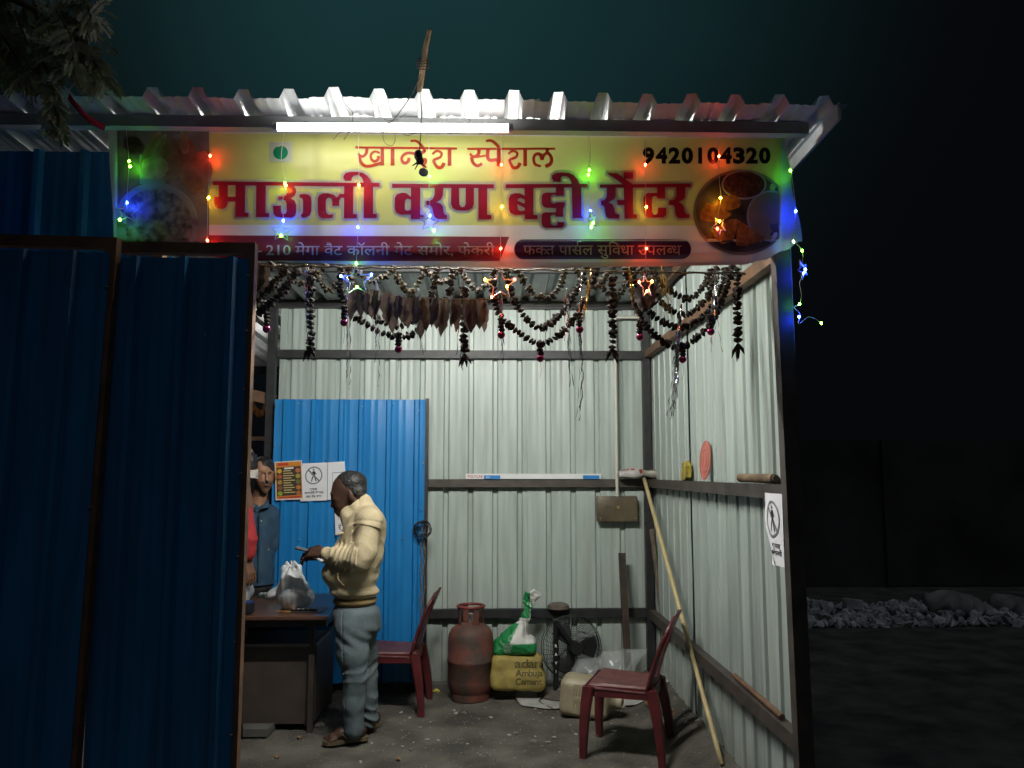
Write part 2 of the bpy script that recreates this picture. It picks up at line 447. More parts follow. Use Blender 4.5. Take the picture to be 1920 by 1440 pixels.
# ------------------------------------------------------------------ profiled sheets
def profile(period, rib, top, h, groove=.0022):
    """(u, offset) over one period starting at a rib"""
    p = [(0, 0), ((rib - top) / 2, h), ((rib + top) / 2, h), (rib, 0)]
    pan = period - rib
    for c in (.30, .62):
        m_ = rib + pan * c
        p += [(m_ - .014, 0), (m_ - .006, groove), (m_ + .006, groove), (m_ + .014, 0)]
    return p
def sheet(mb, o, udir, width, vdir, height, ndir, period=.19, rib=.052, top=.026, h=.028, phase=0.0, nv=10, seed=0, dent=.0015, vfun=None):
    """corrugated sheet: origin o, ribs run along vdir and stand out along ndir"""
    o = Vector(o); u = Vector(udir); v = Vector(vdir); n = Vector(ndir)
    pr = profile(period, rib, top, h); us = []
    k = math.floor(-phase / period) - 1
    while True:
        s0 = k * period + phase
        if s0 > width: break
        us += [(s0 + a, b) for a, b in pr]; k += 1
    def off_at(x):
        for (a, b), (c, d) in zip(us[:-1], us[1:]):
            if a <= x <= c: return b + (d - b) * ((x - a) / (c - a) if c > a else 0)
        return 0
    prof = [(0, off_at(0))] + [q for q in us if 1e-4 < q[0] < width - 1e-4] + [(width, off_at(width))]
    T = .0010
    lay = []
    for t in (0, 1):
        for j in range(nv + 1):
            vv = j / nv * height
            for (a, b) in prof:
                d = dent * wob(a * 5.0, vv * 3.0, 0, seed)
                top_cut = vfun(a) if (vfun and j == nv) else 0
                lay.append(o + u * a + v * (vv + top_cut) + n * (b + d + (T if t else 0)))
    W = len(prof); N = W * (nv + 1); fs_ = []
    for j in range(nv):
        for i in range(W - 1):
            a = j * W + i; fs_.append((a, a + 1, a + W + 1, a + W)); fs_.append((N + a + W, N + a + W + 1, N + a + 1, N + a))
    for i in range(W - 1):
        fs_.append((i + 1, i, N + i, N + i + 1)); a = nv * W + i; fs_.append((a, a + 1, N + a + 1, N + a))
    for j in range(nv):
        a = j * W; fs_.append((a, a + W, N + a + W, N + a)); a += W - 1; fs_.append((a + W, a, N + a, N + a + W))
    mb.add(lay, fs_)

# ------------------------------------------------------------------ the shed
YB = 6.30           # inner face of the back rails
XR = 1.22           # inner face of the right wall rails
YF = 3.25           # front beam
shed = empty('sheet_metal_shed', (0, 4.8, 0), label='open-fronted shed of grey corrugated sheets on a dark steel frame', cat='shed')
ZT = at(900, 574, YB).z
# back wall in three sheets
xl = at(520, 700, YB).x
edges = [xl, -.78, .26, XR + .055]
for i in range(3):
    a, b = edges[i], edges[i + 1]
    mb = MB(); sheet(mb, (a - .006 * i, YB + .056 + .0022 * (i % 2), .0), (1, 0, 0), b - a + .03, (0, 0, 1), ZT, (0, 1, 0), period=.194, rib=.048, top=.029, h=.026, phase=.05 - .03 * i, nv=14, seed=i + 1, dent=.0018)
    mb.build('wall_sheet', M_WALL, shed, smooth=.35)
# right wall in three sheets, slightly gapped
ys_ = [3.30, 4.07, 5.14, YB + .05]
for i in range(3):
    a, b = ys_[i], ys_[i + 1]
    mb = MB(); sheet(mb, (XR + .056 + .004 * (i % 2), a, -.02 if i else .0), (0, 1, 0), b - a - .007, (0, 0, 1), 3.02 - .035 * (a - 3.3), (1, 0, 0), period=.194, rib=.048, top=.029, h=.026, phase=.07, nv=14, seed=i + 5, dent=.0018)
    mb.build('wall_sheet', M_WALL, shed, smooth=.35)
# posts
def part_beam(name, a, b, w, h, m, up=(0, 0, 1)):
    return MB().beam(a, b, w, h, up=up).build(name, m, shed)
pc = at(1213, 900, YB)
part_beam('post', (XR + .015, YB + .018, 0), (XR + .015, YB + .018, 3.03), .058, .062, M_STEEL)
lp = at(513, 700, YB).x
part_beam('post', (lp - .012, YB - .01, 0), (lp - .012, YB - .01, 3.02), .062, .062, M_STEEL)
part_beam('post', (XR + .035, YF + .05, 0), (XR + .005, YF + .05, 3.06), .062, .062, M_RAIL)
# rails of the back wall
for (yc, h_) in ((664, .062), (906, .062), (1151, .066)):
    z = at(900, yc, YB).z
    part_beam('rail', (lp + .02, YB + .026, z), (XR - .014, YB + .026, z), .05, h_, M_RAIL if yc == 906 else M_STEEL)
part_beam('rail', (lp - .04, YB + .022, ZT + .032), (XR + .04, YB + .022, ZT + .032), .058, .058, M_STEEL)
# rails of the right wall
for (yc, h_, m_) in ((664, .06, M_RUST), (906, .062, M_RAIL), (1151, .066, M_RAIL)):
    z = at(1205, yc, YB).z
    part_beam('rail', (XR + .026, YF + .082, z + .006), (XR + .026, YB - .015, z), .05, h_, m_)
part_beam('rail', (XR + .026, YF + .08, 2.985), (XR + .026, YB - .02, ZT + .03), .05, .055, M_RUST)
# roof: sheets side by side, falling a little to the back
ROOF_Y0 = 2.985
def roof_z(y): return 3.117 - .036 * (y - 3.05)
x0 = -5.2; ri = 0; period = .179
xr_edge = 1.415
while x0 < xr_edge - .05:
    x1 = min(x0 + period * 5, xr_edge)
    if xr_edge - x1 < .2: x1 = xr_edge
    L = 3.56; v = Vector((0, L, roof_z(3.05 + L) - roof_z(3.05))).normalized()
    n = Vector((0, -v.z, v.y))
    mb = MB()
    def wavy(a): return 0
    sheet(mb, (x0, 3.05 + .008 * math.sin(ri * 2.2), roof_z(3.05) + .0016 * (ri % 2)), (1, 0, 0), x1 - x0 + .02, v, L, n, period=period, rib=.074, top=.038, h=.041, phase=.06, nv=12, seed=20 + ri, dent=.0045)
    mb.build('roof_sheet', M_ROOF, shed, smooth=.35)
    x0 = x1; ri += 1
# purlins under the roof
for (py, w, h_) in ((3.212, .046, .05), (4.55, .05, .05), (5.3, .05, .05), (6.34, .05, .05)):
    z = roof_z(py) - h_ / 2 - .004
    part_beam('purlin', (-5.0, py, z), (1.33, py, z), w, h_, M_ROOF if py < 3.4 else M_STEEL)
# front beam the banner hangs from, and its middle uprights
part_beam('rail', (-1.50, YF + .09, 2.60), (XR - .03, YF + .09, 2.60), .03, .03, M_RUST)
for x_ in (-.70, .05): part_beam('upright', (x_, YF + .09, 2.616), (x_, YF + .09, 3.05), .03, .03, M_RUST)
# edge trim of the roof on the right, dropping back from the eave
part_beam('edge_trim', (1.402, 3.055, 3.095), (1.402, 6.5, 2.965), .012, .07, M_ROOF)
# left front wall above the gates: blue sheets set back under the eave
blue_y = 3.52
for i, (a, b) in enumerate(((-3.6, -2.55), (-2.55, -1.43))):
    mb = MB(); sheet(mb, (a, blue_y + .002 * i, 2.3), (1, 0, 0), b - a + .02, (0, 0, 1), .78, (0, -1, 0), period=.205, rib=.045, top=.024, h=.028, phase=.085 if i else .02, nv=4, seed=40 + i)
    mb.build('wall_sheet', M_BLUE, shed, smooth=.35)
part_beam('post', (-1.455, 3.46, 0), (-1.455, 3.46, 3.06), .05, .05, M_RUST)
# back-left bay: rafters, brace and timber frame seen past the gate
part_beam('rail', (-5.0, 7.6, 2.60), (-1.7, 7.6, 2.60), .05, .07, M_STEEL)
part_beam('brace', (-3.4, 6.31, 2.62), (-1.70, 6.31, 2.20), .05, .085, M_RUST)
part_beam('rail', (-5.0, 8.3, 1.98), (-1.9, 8.3, 1.98), .05, .04, M_RUST)
part_beam('post', (-1.95, 7.2, 0), (-1.95, 7.2, 2.2), .09, .06, M_RUST)
mb = MB(); sheet(mb, (-5.2, 6.6, 2.99), (1, 0, 0), 3.6, Vector((0, 1, -.04)).normalized(), 3.0, (0, 0, 1), period=period, rib=.07, top=.03, h=.035, phase=.06, nv=6, seed=33)
mb.build('roof_sheet', M_ROOF, shed, smooth=.35)

# ------------------------------------------------------------------ blue gates at the left of the opening
def gate(name, loc, width, height, rot_y, label, phase, screws):
    """leaf with its lower right corner at loc, built leftwards, facing the camera"""
    g = empty(name, loc, label=label, cat='gate', group='blue sheet gates of the shed front')
    g.rotation_euler = (0, rot_y, 0)
    w = .042
    for (a, b, m_) in (((-w / 2, 0, 0), (-w / 2, 0, height), M_RUST), ((-width + w / 2, 0, 0), (-width + w / 2, 0, height), M_RUST)):
        MB().beam(a, b, w, .04).build('stile', m_, g, world=False)
    for z in (height - w / 2, height * .5, .12):
        MB().beam((-width + w, 0, z), (-w, 0, z), .04, w).build('frame_rail', M_RUST if z > 1 else M_STEEL, g, world=False)
    mb = MB(); sheet(mb, (-width + .012, -.024, .04), (1, 0, 0), width - .018 if 0 else width - .03, (0, 0, 1), height - .04 - .062, (0, -1, 0), period=.178, rib=.046, top=.022, h=.030, phase=phase, nv=14, seed=int(width * 100), dent=.002)
    mb.build('sheet', M_GATE, g, world=False, smooth=.35)
    for z in screws:
        MB().lathe([(.006, 0), (.006, .004), (.002, .006)], n=8).build('screw', M_BRIGHT, g, world=False).location = (-.022, -.0235, z)
        c = g.children[-1]; c.rotation_euler = (R(90), 0, 0)
    return g
br = at(456, 1000, 3.0)
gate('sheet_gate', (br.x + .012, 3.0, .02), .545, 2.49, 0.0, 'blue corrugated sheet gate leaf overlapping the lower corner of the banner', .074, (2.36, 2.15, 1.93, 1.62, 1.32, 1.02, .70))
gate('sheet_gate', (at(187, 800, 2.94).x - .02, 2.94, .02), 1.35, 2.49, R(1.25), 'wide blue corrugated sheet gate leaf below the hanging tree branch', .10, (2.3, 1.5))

# ------------------------------------------------------------------ blue door leaf against the back wall
DY = 6.20
dl = at(511, 900, DY).x; dr = at(799, 900, DY).x; dtop = at(650, 749, DY).z
door = empty('sheet_door', ((dl + dr) / 2, DY, .05), label='bright blue corrugated sheet door standing before the grey back wall', cat='door')
mid = dl + .52
for i, (a, b) in enumerate(((dl, mid), (mid, dr - .012))):
    mb = MB(); sheet(mb, (a, DY + .003 * i, .08), (1, 0, 0), b - a + (.02 if i == 0 else 0), (0, 0, 1), dtop - .08, (0, -1, 0), period=.215, rib=.05, top=.026, h=.022, phase=.06 if i == 0 else .12, nv=12, seed=60 + i, dent=.005)
    mb.build('sheet', M_BLUE, door, smooth=.35)
MB().beam((dr, DY + .026, .02), (dr, DY + .026, dtop + .01), .024, .05).build('stile', M_STEEL, door)
MB().beam((dl + .02, DY + .028, .02), (dl + .02, DY + .028, dtop - .01), .04, .04).build('stile', M_STEEL, door)
MB().beam((dl + .04, DY + .028, dtop - .02), (dr - .013, DY + .028, dtop - .02), .04, .04).build('frame_rail', M_STEEL, door)
for (px, py) in ((517, 763), (560, 757), (640, 759), (737, 757), (786, 770), (515, 835), (680, 762), (793, 868), (790, 955), (755, 1010), (562, 1012), (612, 862)):
    p = at(px, py, DY - .018)
    MB().ball(p, .007, 1).build('screw', M_BRIGHT, door)

#%%BANNER
# ------------------------------------------------------------------ the vinyl banner
BY = 3.25
def interp(pts, x):
    if x <= pts[0][0]: return pts[0][1]
    for (a, b), (c, d) in zip(pts[:-1], pts[1:]):
        if x <= c:
            t = (x - a) / (c - a); t = t * t * (3 - 2 * t); return b + (d - b) * t
    return pts[-1][1]
TOPL = [(197, 228), (330, 233), (470, 236), (560, 243), (660, 246), (740, 243), (860, 250), (1000, 246), (1200, 249), (1400, 244), (1455, 240), (1490, 230)]
BOTL = [(197, 446), (300, 470), (480, 489), (700, 497), (960, 503), (1200, 500), (1390, 497), (1430, 488), (1470, 470), (1503, 452)]
def b_relief(x, y):
    d = 0.0
    d += .0045 * math.exp(-((x - 590) / 7) ** 2) + .0045 * math.exp(-((x - 945) / 7) ** 2) - .0025 * math.exp(-((x - 604) / 9) ** 2) - .0025 * math.exp(-((x - 930) / 9) ** 2)
    d += .0030 * wob(x * .012, y * .02, 0, 3) + .0012 * wob(x * .03, y * .075, 0, 4)
    t = (y - 228) / 30
    if t < 1: d += -.004 * math.sin(max(t, 0) * math.pi) * (1 + .6 * math.sin(x * .03))
    b = (y - 452) / 40
    if b > 0: d += .006 * math.sin(min(b, 1) * 5.5 + .004 * x)
    e = (x - 1440) / 50
    if e > 0: d += .02 * min(e, 1.2) ** 2 + .007 * math.sin(x * .2 + y * .05) * min(e, 1)
    e = (225 - x) / 28
    if e > 0: d += .018 * e * e + .004 * math.sin(x * .4)
    return d
def bpt(x, y, lay=0.0): return at(x, y, BY + b_relief(x, y) - lay * .0006)
banner = empty('shop_banner', bpt(900, 490), label='long yellow vinyl shop banner with magenta Marathi lettering under the eave', cat='banner')
def vinyl(name, col, var=.06, **k):
    return mat('print_' + name, col, k.pop('rough', .36), var=var, scale=k.pop('scale', 9), spec=.4, thru=k.pop('thru', .45), **k)
def cutgrid(polys, sx=24, sy=12):
    """triangulate polygons in photograph units and cut them so that they follow the cloth"""
    bm = bmesh.new()
    for k, P in enumerate(polys):
        vs_ = [bm.verts.new((p[0], p[1], (k % 7) * .08)) for p in P]
        for t in tessellate_polygon([[Vector((p[0], p[1], 0)) for p in P]]):
            try: bm.faces.new([vs_[i] for i in t])
            except ValueError: pass
    return cutbm(bm, sx, sy)
def cutbm(bm, sx=24, sy=12):
    xs = [v.co.x for v in bm.verts]; ys = [v.co.y for v in bm.verts]
    x = math.ceil(min(xs) / sx) * sx
    while x < max(xs):
        bmesh.ops.bisect_plane(bm, geom=bm.verts[:] + bm.edges[:] + bm.faces[:], plane_co=(x, 0, 0), plane_no=(1, 0, 0)); x += sx
    y = math.ceil(min(ys) / sy) * sy
    while y < max(ys):
        bmesh.ops.bisect_plane(bm, geom=bm.verts[:] + bm.edges[:] + bm.faces[:], plane_co=(0, y, 0), plane_no=(0, 1, 0)); y += sy
    bm.verts.index_update()
    V = [tuple(v.co) for v in bm.verts]; F = [tuple(v.index for v in f.verts) for f in bm.faces]; bm.free()
    return V, F
def b_print(name, polys, lay, m, sx=24, sy=12, parent=None):
    V, F = cutgrid(polys, sx, sy) if not isinstance(polys, bmesh.types.BMesh) else cutbm(polys, sx, sy)
    mb = MB(); mb.add([bpt(x, y, lay + z) for x, y, z in V], F)
    return mb.build(name, m, parent or banner, smooth=4)
def ell(cx, cy, rx, ry, n=40, a0=0.0, jit=0.0, rot=0.0, seed=0):
    r_ = random.Random(seed); out = []
    for k in range(n):
        a = a0 + 2 * math.pi * k / n; j = 1 + r_.uniform(-jit, jit)
        x, y = rx * j * math.cos(a), ry * j * math.sin(a)
        out.append((cx + x * math.cos(rot) - y * math.sin(rot), cy + x * math.sin(rot) + y * math.cos(rot)))
    return out
def ring(cx, cy, rx, ry, t, n=48, a=0.0, b=2 * math.pi):
    o = [(cx + rx * math.cos(a + (b - a) * k / n), cy + ry * math.sin(a + (b - a) * k / n)) for k in range(n + 1)]
    i = [(cx + (rx - t) * math.cos(a + (b - a) * k / n), cy + (ry - t) * math.sin(a + (b - a) * k / n)) for k in range(n + 1)]
    return [[o[k], o[k + 1], i[k + 1], i[k]] for k in range(n)]
def stroke(pts, w, n=5):
    """thick line in photograph units as quads with round joints"""
    if n > 1 and len(pts) > 2: P = [(p.x, p.y) for p in spline([(a, b, 0) for a, b in pts], n)]
    else: P = pts
    L = []; Rr = []
    for i, p in enumerate(P):
        a = P[max(i - 1, 0)]; b = P[min(i + 1, len(P) - 1)]
        dx, dy = b[0] - a[0], b[1] - a[1]; m_ = math.hypot(dx, dy) or 1
        ww = w if not isinstance(w, tuple) else w[0] + (w[1] - w[0]) * i / (len(P) - 1)
        L.append((p[0] - dy / m_ * ww / 2, p[1] + dx / m_ * ww / 2)); Rr.append((p[0] + dy / m_ * ww / 2, p[1] - dx / m_ * ww / 2))
    return [[L[i], L[i + 1], Rr[i + 1], Rr[i]] for i in range(len(P) - 1)]
def halo(polys, w):
    out = []
    for P in polys:
        n = len(P)
        for i in range(n):
            a, b = P[i], P[(i + 1) % n]
            dx, dy = b[0] - a[0], b[1] - a[1]; m_ = math.hypot(dx, dy)
            if m_ < .2: continue
            ex, ey = dx / m_ * w * .45, dy / m_ * w * .45; nx, ny = -dy / m_ * w, dx / m_ * w
            out.append([(a[0] - ex + nx, a[1] - ey + ny), (b[0] + ex + nx, b[1] + ey + ny), (b[0] + ex - nx, b[1] + ey - ny), (a[0] - ex - nx, a[1] - ey - ny)])
    return out
MAG = vinyl('magenta', (.52, .022, .075), .06)
ORG = vinyl('orange_red', (.62, .070, .035), .06)
PURPLE = vinyl('purple', (.085, .035, .10), .2)
LETW = vinyl('letter_white', (.70, .71, .68), .06)
BLK = vinyl('letter_black', (.012, .011, .011), .06)
SILV = vinyl('halo_white', (.66, .64, .60), .05)
# the sheet itself, printed in fields; light from inside shines through it
TH = .042
BASEM = [vinyl('white', (.52, .50, .45), thru=TH), vinyl('yellow', (.50, .505, .155), .10, scale=4, thru=TH), vinyl('pale_band', (.60, .60, .55), .08, thru=TH),
         vinyl('maroon', (.20, .030, .042), .2, thru=TH), vinyl('food_dark', (.16, .115, .11), .5, scale=14, thru=.09)]
def make_base():
    bm = bmesh.new(); NU, NV = 240, 34
    def bx(u, v):
        a = interp([(0, 196), (.12, 204), (1, 213)], v); b = interp([(0, 1489), (.13, 1473), (.45, 1484), (1, 1504)], v)
        if u < .12: return a + (197 + 1306 * .12 - a) * u / .12
        if u > .90: return 197 + 1306 * .9 + (b - 197 - 1306 * .9) * (u - .9) / .1
        return 197 + 1306 * u
    vs_ = []
    for j in range(NV + 1):
        for i in range(NU + 1):
            x = bx(i / NU, j / NV); vs_.append(bm.verts.new((x, interp(TOPL, x) * (1 - j / NV) + interp(BOTL, x) * (j / NV), 0)))
    W = NU + 1
    for j in range(NV):
        for i in range(NU): bm.faces.new((vs_[j * W + i], vs_[j * W + i + 1], vs_[(j + 1) * W + i + 1], vs_[(j + 1) * W + i]))
    lines = [((220, 0), (1, 0)), ((392, 0), (1, 0)), ((1465, 0), (1, 0)), ((392, 250), (-.0090, 1)), ((392, 421.5), (-.002, 1)), ((392, 441), (-.005, 1)), ((392, 488.5), (-.003, 1)), ((955, 444), (48, 19)), ((218, 243), (0, 1))]
    for (p, n_) in lines:
        bmesh.ops.bisect_plane(bm, geom=bm.verts[:] + bm.edges[:] + bm.faces[:], plane_co=(*p, 0), plane_no=(*n_, 0))
    bm.verts.index_update(); mi = []
    for f in bm.faces:
        c = f.calc_center_median(); x, y = c.x, c.y
        if x < 220 or x > 1465: k = 0
        elif x < 392: k = 4 if y > 243 else 0
        elif y < 250 + .009 * (x - 392): k = 0
        elif y < 421.5 + .002 * (x - 392): k = 1
        elif y > 488.5 + .003 * (x - 392): k = 0
        elif y < 441 + .005 * (x - 392) or (x - 955) * 48 + (y - 444) * 19 > 0: k = 2
        else: k = 3
        mi.append(k)
    mb = MB(); mb.v = [tuple(bpt(v.co.x, v.co.y)) for v in bm.verts]; mb.f = [tuple(v.index for v in f.verts) for f in bm.faces]; mb.mi = mi
    bm.free(); mb.build('vinyl_sheet', BASEM, banner, smooth=4)
make_base()
pill = [(980 + 16 * math.cos(a), 467.5 + 18.5 * math.sin(a)) for a in np.linspace(math.pi / 2, 3 * math.pi / 2, 12)] + \
       [(1279 + 17 * math.cos(a), 467 + 18.5 * math.sin(a)) for a in np.linspace(-math.pi / 2, math.pi / 2, 12)]
b_print('purple_pill', [pill], 2, PURPLE, 8, 3)
# vegetarian mark
b_print('mark_square', [[(505, 266), (548, 266), (547, 304), (505, 304)]], 2, vinyl('mark_white', (.66, .70, .66)))
b_print('mark_dot', [ell(526, 286, 14, 13, 28)], 3, vinyl('mark_green', (.010, .33, .17)))

def Z(pts, s_, ox, oy): return [(ox + x / s_, oy + y / s_) for x, y in pts]
z1 = lambda *p: Z(p, 5.818, 390, 310)
z2 = lambda *p: Z(p, 4.8, 720, 310)
z3 = lambda *p: Z(p, 8.727, 1090, 300)
TITLE = [
    z1((52, 175), (1872, 192), (1872, 233), (52, 215)),
    z1((118, 200), (215, 200), (215, 360), (118, 360)), z1((68, 342), (215, 342), (215, 420), (195, 460), (160, 475), (110, 472), (75, 450), (68, 425)),
    z1((200, 342), (310, 342), (310, 395), (200, 395)), z1((303, 200), (408, 200), (402, 515), (442, 518), (440, 563), (296, 563)),
    z1((527, 205), (632, 207), (628, 520), (668, 522), (666, 565), (524, 565)),
    z1((840, 185), (920, 200), (955, 250), (962, 290), (945, 330), (905, 362), (945, 385), (962, 430), (962, 510), (950, 550), (920, 570), (800, 570), (745, 560), (715, 530), (710, 440), (795, 440), (797, 510), (808, 530), (845, 528), (860, 500), (858, 420), (845, 385), (820, 375), (768, 375), (768, 338), (815, 338), (850, 325), (865, 295), (862, 250), (840, 215)),
    z1((997, 318), (1050, 312), (1095, 320), (1122, 345), (1130, 390), (1128, 500), (1110, 545), (1070, 568), (1025, 572), (1012, 538), (1030, 525), (1037, 500), (1036, 380), (1025, 355), (997, 352)),
    z1((1485, 220), (1585, 220), (1583, 530), (1625, 533), (1622, 577), (1483, 577)),
    z1((1490, 312), (1440, 312), (1405, 350), (1370, 320), (1310, 303), (1250, 305), (1215, 325), (1198, 360), (1198, 510), (1210, 555), (1245, 577), (1355, 575), (1370, 535), (1320, 538), (1292, 520), (1285, 490), (1285, 385), (1297, 358), (1325, 350), (1350, 365), (1357, 395), (1357, 442), (1430, 442), (1432, 385), (1450, 355), (1490, 350)),
    z1((1700, 205), (1800, 205), (1800, 528), (1842, 530), (1840, 575), (1697, 575)),
    z1((1795, 215), (1770, 155), (1735, 110), (1690, 82), (1630, 70), (1555, 70), (1500, 85), (1477, 115), (1480, 145), (1500, 168), (1565, 168), (1570, 135), (1590, 112), (1640, 103), (1675, 130), (1695, 170), (1702, 215)),
    z2((73, 165), (988, 170), (988, 205), (73, 200)), z2((243, 195), (327, 195), (325, 445), (358, 447), (355, 483), (243, 483)),
    z2((248, 288), (200, 250), (160, 246), (115, 262), (98, 290), (97, 390), (110, 425), (150, 443), (248, 440), (248, 400), (215, 408), (195, 405), (187, 390), (187, 320), (205, 298), (248, 310)),
    z2((455, 195), (535, 195), (530, 270), (510, 310), (468, 333), (510, 345), (530, 375), (537, 425), (550, 445), (568, 450), (566, 483), (490, 483), (460, 470), (445, 435), (435, 380), (415, 360), (382, 358), (382, 318), (415, 318), (440, 300), (455, 265)),
    z2((605, 195), (675, 195), (678, 350), (690, 372), (705, 378), (725, 370), (735, 345), (735, 195), (810, 195), (808, 345), (795, 385), (760, 405), (700, 408), (650, 402), (615, 380), (603, 345)),
    z2((848, 195), (930, 195), (928, 445), (968, 448), (965, 485), (850, 485)),
    z2((1097, 170), (1832, 165), (1832, 198), (1097, 205)), z2((1265, 195), (1345, 195), (1345, 445), (1383, 448), (1380, 485), (1268, 485)),
    z2((1268, 275), (1225, 252), (1180, 250), (1140, 265), (1122, 295), (1122, 395), (1138, 430), (1180, 447), (1268, 442), (1268, 405), (1230, 412), (1205, 400), (1200, 350), (1268, 385), (1268, 345), (1200, 317), (1205, 300), (1230, 292), (1268, 310)),
    z2((1548, 195), (1620, 195), (1618, 272), (1548, 275), (1545, 262), (1515, 262), (1500, 280), (1500, 325), (1512, 345), (1545, 347), (1555, 332), (1628, 332), (1625, 370), (1612, 385), (1612, 462), (1545, 462), (1545, 440), (1515, 440), (1498, 455), (1498, 520), (1512, 540), (1540, 542), (1560, 535), (1560, 510), (1625, 510), (1620, 545), (1600, 562), (1460, 563), (1430, 550), (1417, 520), (1417, 455), (1430, 430), (1455, 422), (1545, 425), (1550, 385), (1455, 382), (1428, 365), (1420, 335), (1420, 280), (1432, 255), (1460, 245), (1548, 245)),
    z2((1690, 190), (1775, 190), (1778, 455), (1792, 475), (1698, 475)),
    z2((1772, 198), (1745, 130), (1710, 90), (1665, 68), (1600, 63), (1545, 70), (1515, 90), (1512, 115), (1530, 145), (1590, 150), (1590, 115), (1605, 98), (1640, 97), (1670, 120), (1690, 160), (1692, 198)),
    z3((300, 400), (1790, 385), (1790, 445), (300, 455)),
    z3((415, 440), (560, 440), (562, 590), (540, 640), (440, 693), (510, 725), (535, 780), (548, 860), (580, 890), (620, 895), (618, 957), (450, 957), (405, 925), (390, 870), (380, 780), (360, 745), (322, 738), (322, 668), (370, 660), (405, 620), (415, 570)),
    z3((585, 655), (705, 655), (705, 738), (590, 735)), z3((695, 440), (845, 440), (852, 885), (915, 888), (912, 957), (708, 957)),
    z3((415, 215), (585, 215), (840, 395), (690, 400)), z3((690, 200), (845, 200), (848, 308), (695, 308)),
    z3((1240, 430), (1370, 430), (1370, 630), (1245, 630), (1235, 600), (1200, 588), (1165, 605), (1155, 640), (1158, 850), (1180, 890), (1220, 895), (1250, 870), (1255, 780), (1390, 780), (1390, 880), (1370, 925), (1320, 943), (1090, 943), (1040, 915), (1018, 860), (1015, 620), (1040, 565), (1090, 540), (1240, 540)),
    z3((1550, 430), (1705, 430), (1703, 590), (1680, 640), (1590, 690), (1650, 720), (1680, 770), (1695, 850), (1720, 885), (1770, 888), (1768, 948), (1590, 950), (1550, 920), (1535, 860), (1530, 780), (1510, 740), (1433, 735), (1433, 660), (1500, 655), (1540, 625), (1555, 570)),
]
b_print('title_outline', halo(TITLE, 5.0), 2, SILV, 12, 8)
b_print('title_lettering', TITLE, 4, MAG, 12, 8)
def zs(pts, w):
    q = Z(pts, 4.683, 650, 255)
    return stroke(q, (w[0] / 4.683, w[1] / 4.683) if isinstance(w, tuple) else w / 4.683)
HEAD = []
for pts, w in (
    ([(75, 100), (970, 110)], 20), ([(1058, 112), (1832, 112)], 20),
    ([(178, 105), (172, 150), (140, 180), (108, 165), (104, 150)], (30, 20)), ([(112, 178), (122, 225), (160, 262), (215, 262), (300, 238)], (30, 26)),
    ([(290, 150), (250, 135), (215, 160), (215, 200), (245, 222), (275, 205), (280, 175)], (18, 30)), ([(313, 105), (313, 258)], 32), ([(403, 105), (403, 260)], 34),
    ([(640, 190), (590, 155), (530, 150), (488, 180), (487, 220), (515, 238), (545, 215), (545, 190)], (24, 30)),
    ([(680, 105), (678, 140), (628, 150), (612, 185), (645, 208), (690, 205), (690, 235), (665, 248), (690, 275)], (30, 26)), ([(560, 45), (605, 42), (645, 70), (672, 108)], (20, 28)),
    ([(752, 160), (790, 132), (832, 148), (822, 185), (768, 210), (772, 240), (800, 275), (835, 272), (856, 235)], (20, 32)), ([(903, 105), (903, 262)], 34),
    ([(1160, 110), (1158, 155), (1125, 182), (1092, 170), (1088, 150)], (34, 18)), ([(1095, 185), (1110, 235), (1150, 262), (1190, 240)], (30, 26)), ([(1140, 185), (1220, 172)], 18),
    ([(1240, 115), (1238, 185), (1262, 212), (1335, 205)], (34, 28)), ([(1335, 105), (1335, 265)], 34), ([(1222, 45), (1275, 42), (1340, 100)], (20, 30)),
    ([(1418, 160), (1455, 132), (1497, 148), (1486, 185), (1434, 208), (1440, 242), (1465, 278), (1502, 272), (1522, 235)], (20, 32)), ([(1567, 105), (1567, 265)], 34),
    ([(1705, 265), (1655, 248), (1642, 195), (1665, 158), (1702, 165), (1718, 210)], (22, 34)), ([(1718, 210), (1735, 165), (1770, 152), (1797, 190), (1792, 240), (1745, 268)], (24, 34)), ([(1760, 105), (1760, 158)], 30),
): HEAD += zs(pts, w)
b_print('heading_lettering', HEAD, 3, ORG, 14, 8)

def glyphs(s_, offset=0.0, keep=None):
    """outline of a few characters as (mesh verts, faces, width) in font units"""
    c = bpy.data.curves.new('letters', 'FONT'); c.body = s_; c.offset = offset; c.resolution_u = 3
    o = bpy.data.objects.new('letters', c); COL.objects.link(o)
    bpy.context.view_layer.update()
    me = bpy.data.meshes.new_from_object(o.evaluated_get(bpy.context.evaluated_depsgraph_get()))
    bm = bmesh.new(); bm.from_mesh(me)
    bpy.data.objects.remove(o); bpy.data.curves.remove(c); bpy.data.meshes.remove(me)
    xs = [v.co.x for v in bm.verts]; x0_, x1_ = min(xs), max(xs)
    if keep is not None:
        bmesh.ops.bisect_plane(bm, geom=bm.verts[:] + bm.edges[:] + bm.faces[:], plane_co=(x0_ + (x1_ - x0_) * keep, 0, 0), plane_no=(1, 0, 0), clear_outer=True)
        x1_ = x0_ + (x1_ - x0_) * keep
    bm.verts.index_update()
    V = [(v.co.x - x0_, v.co.y) for v in bm.verts]; F = [[v.index for v in f.verts] for f in bm.faces]; bm.free()
    return V, F, x1_ - x0_
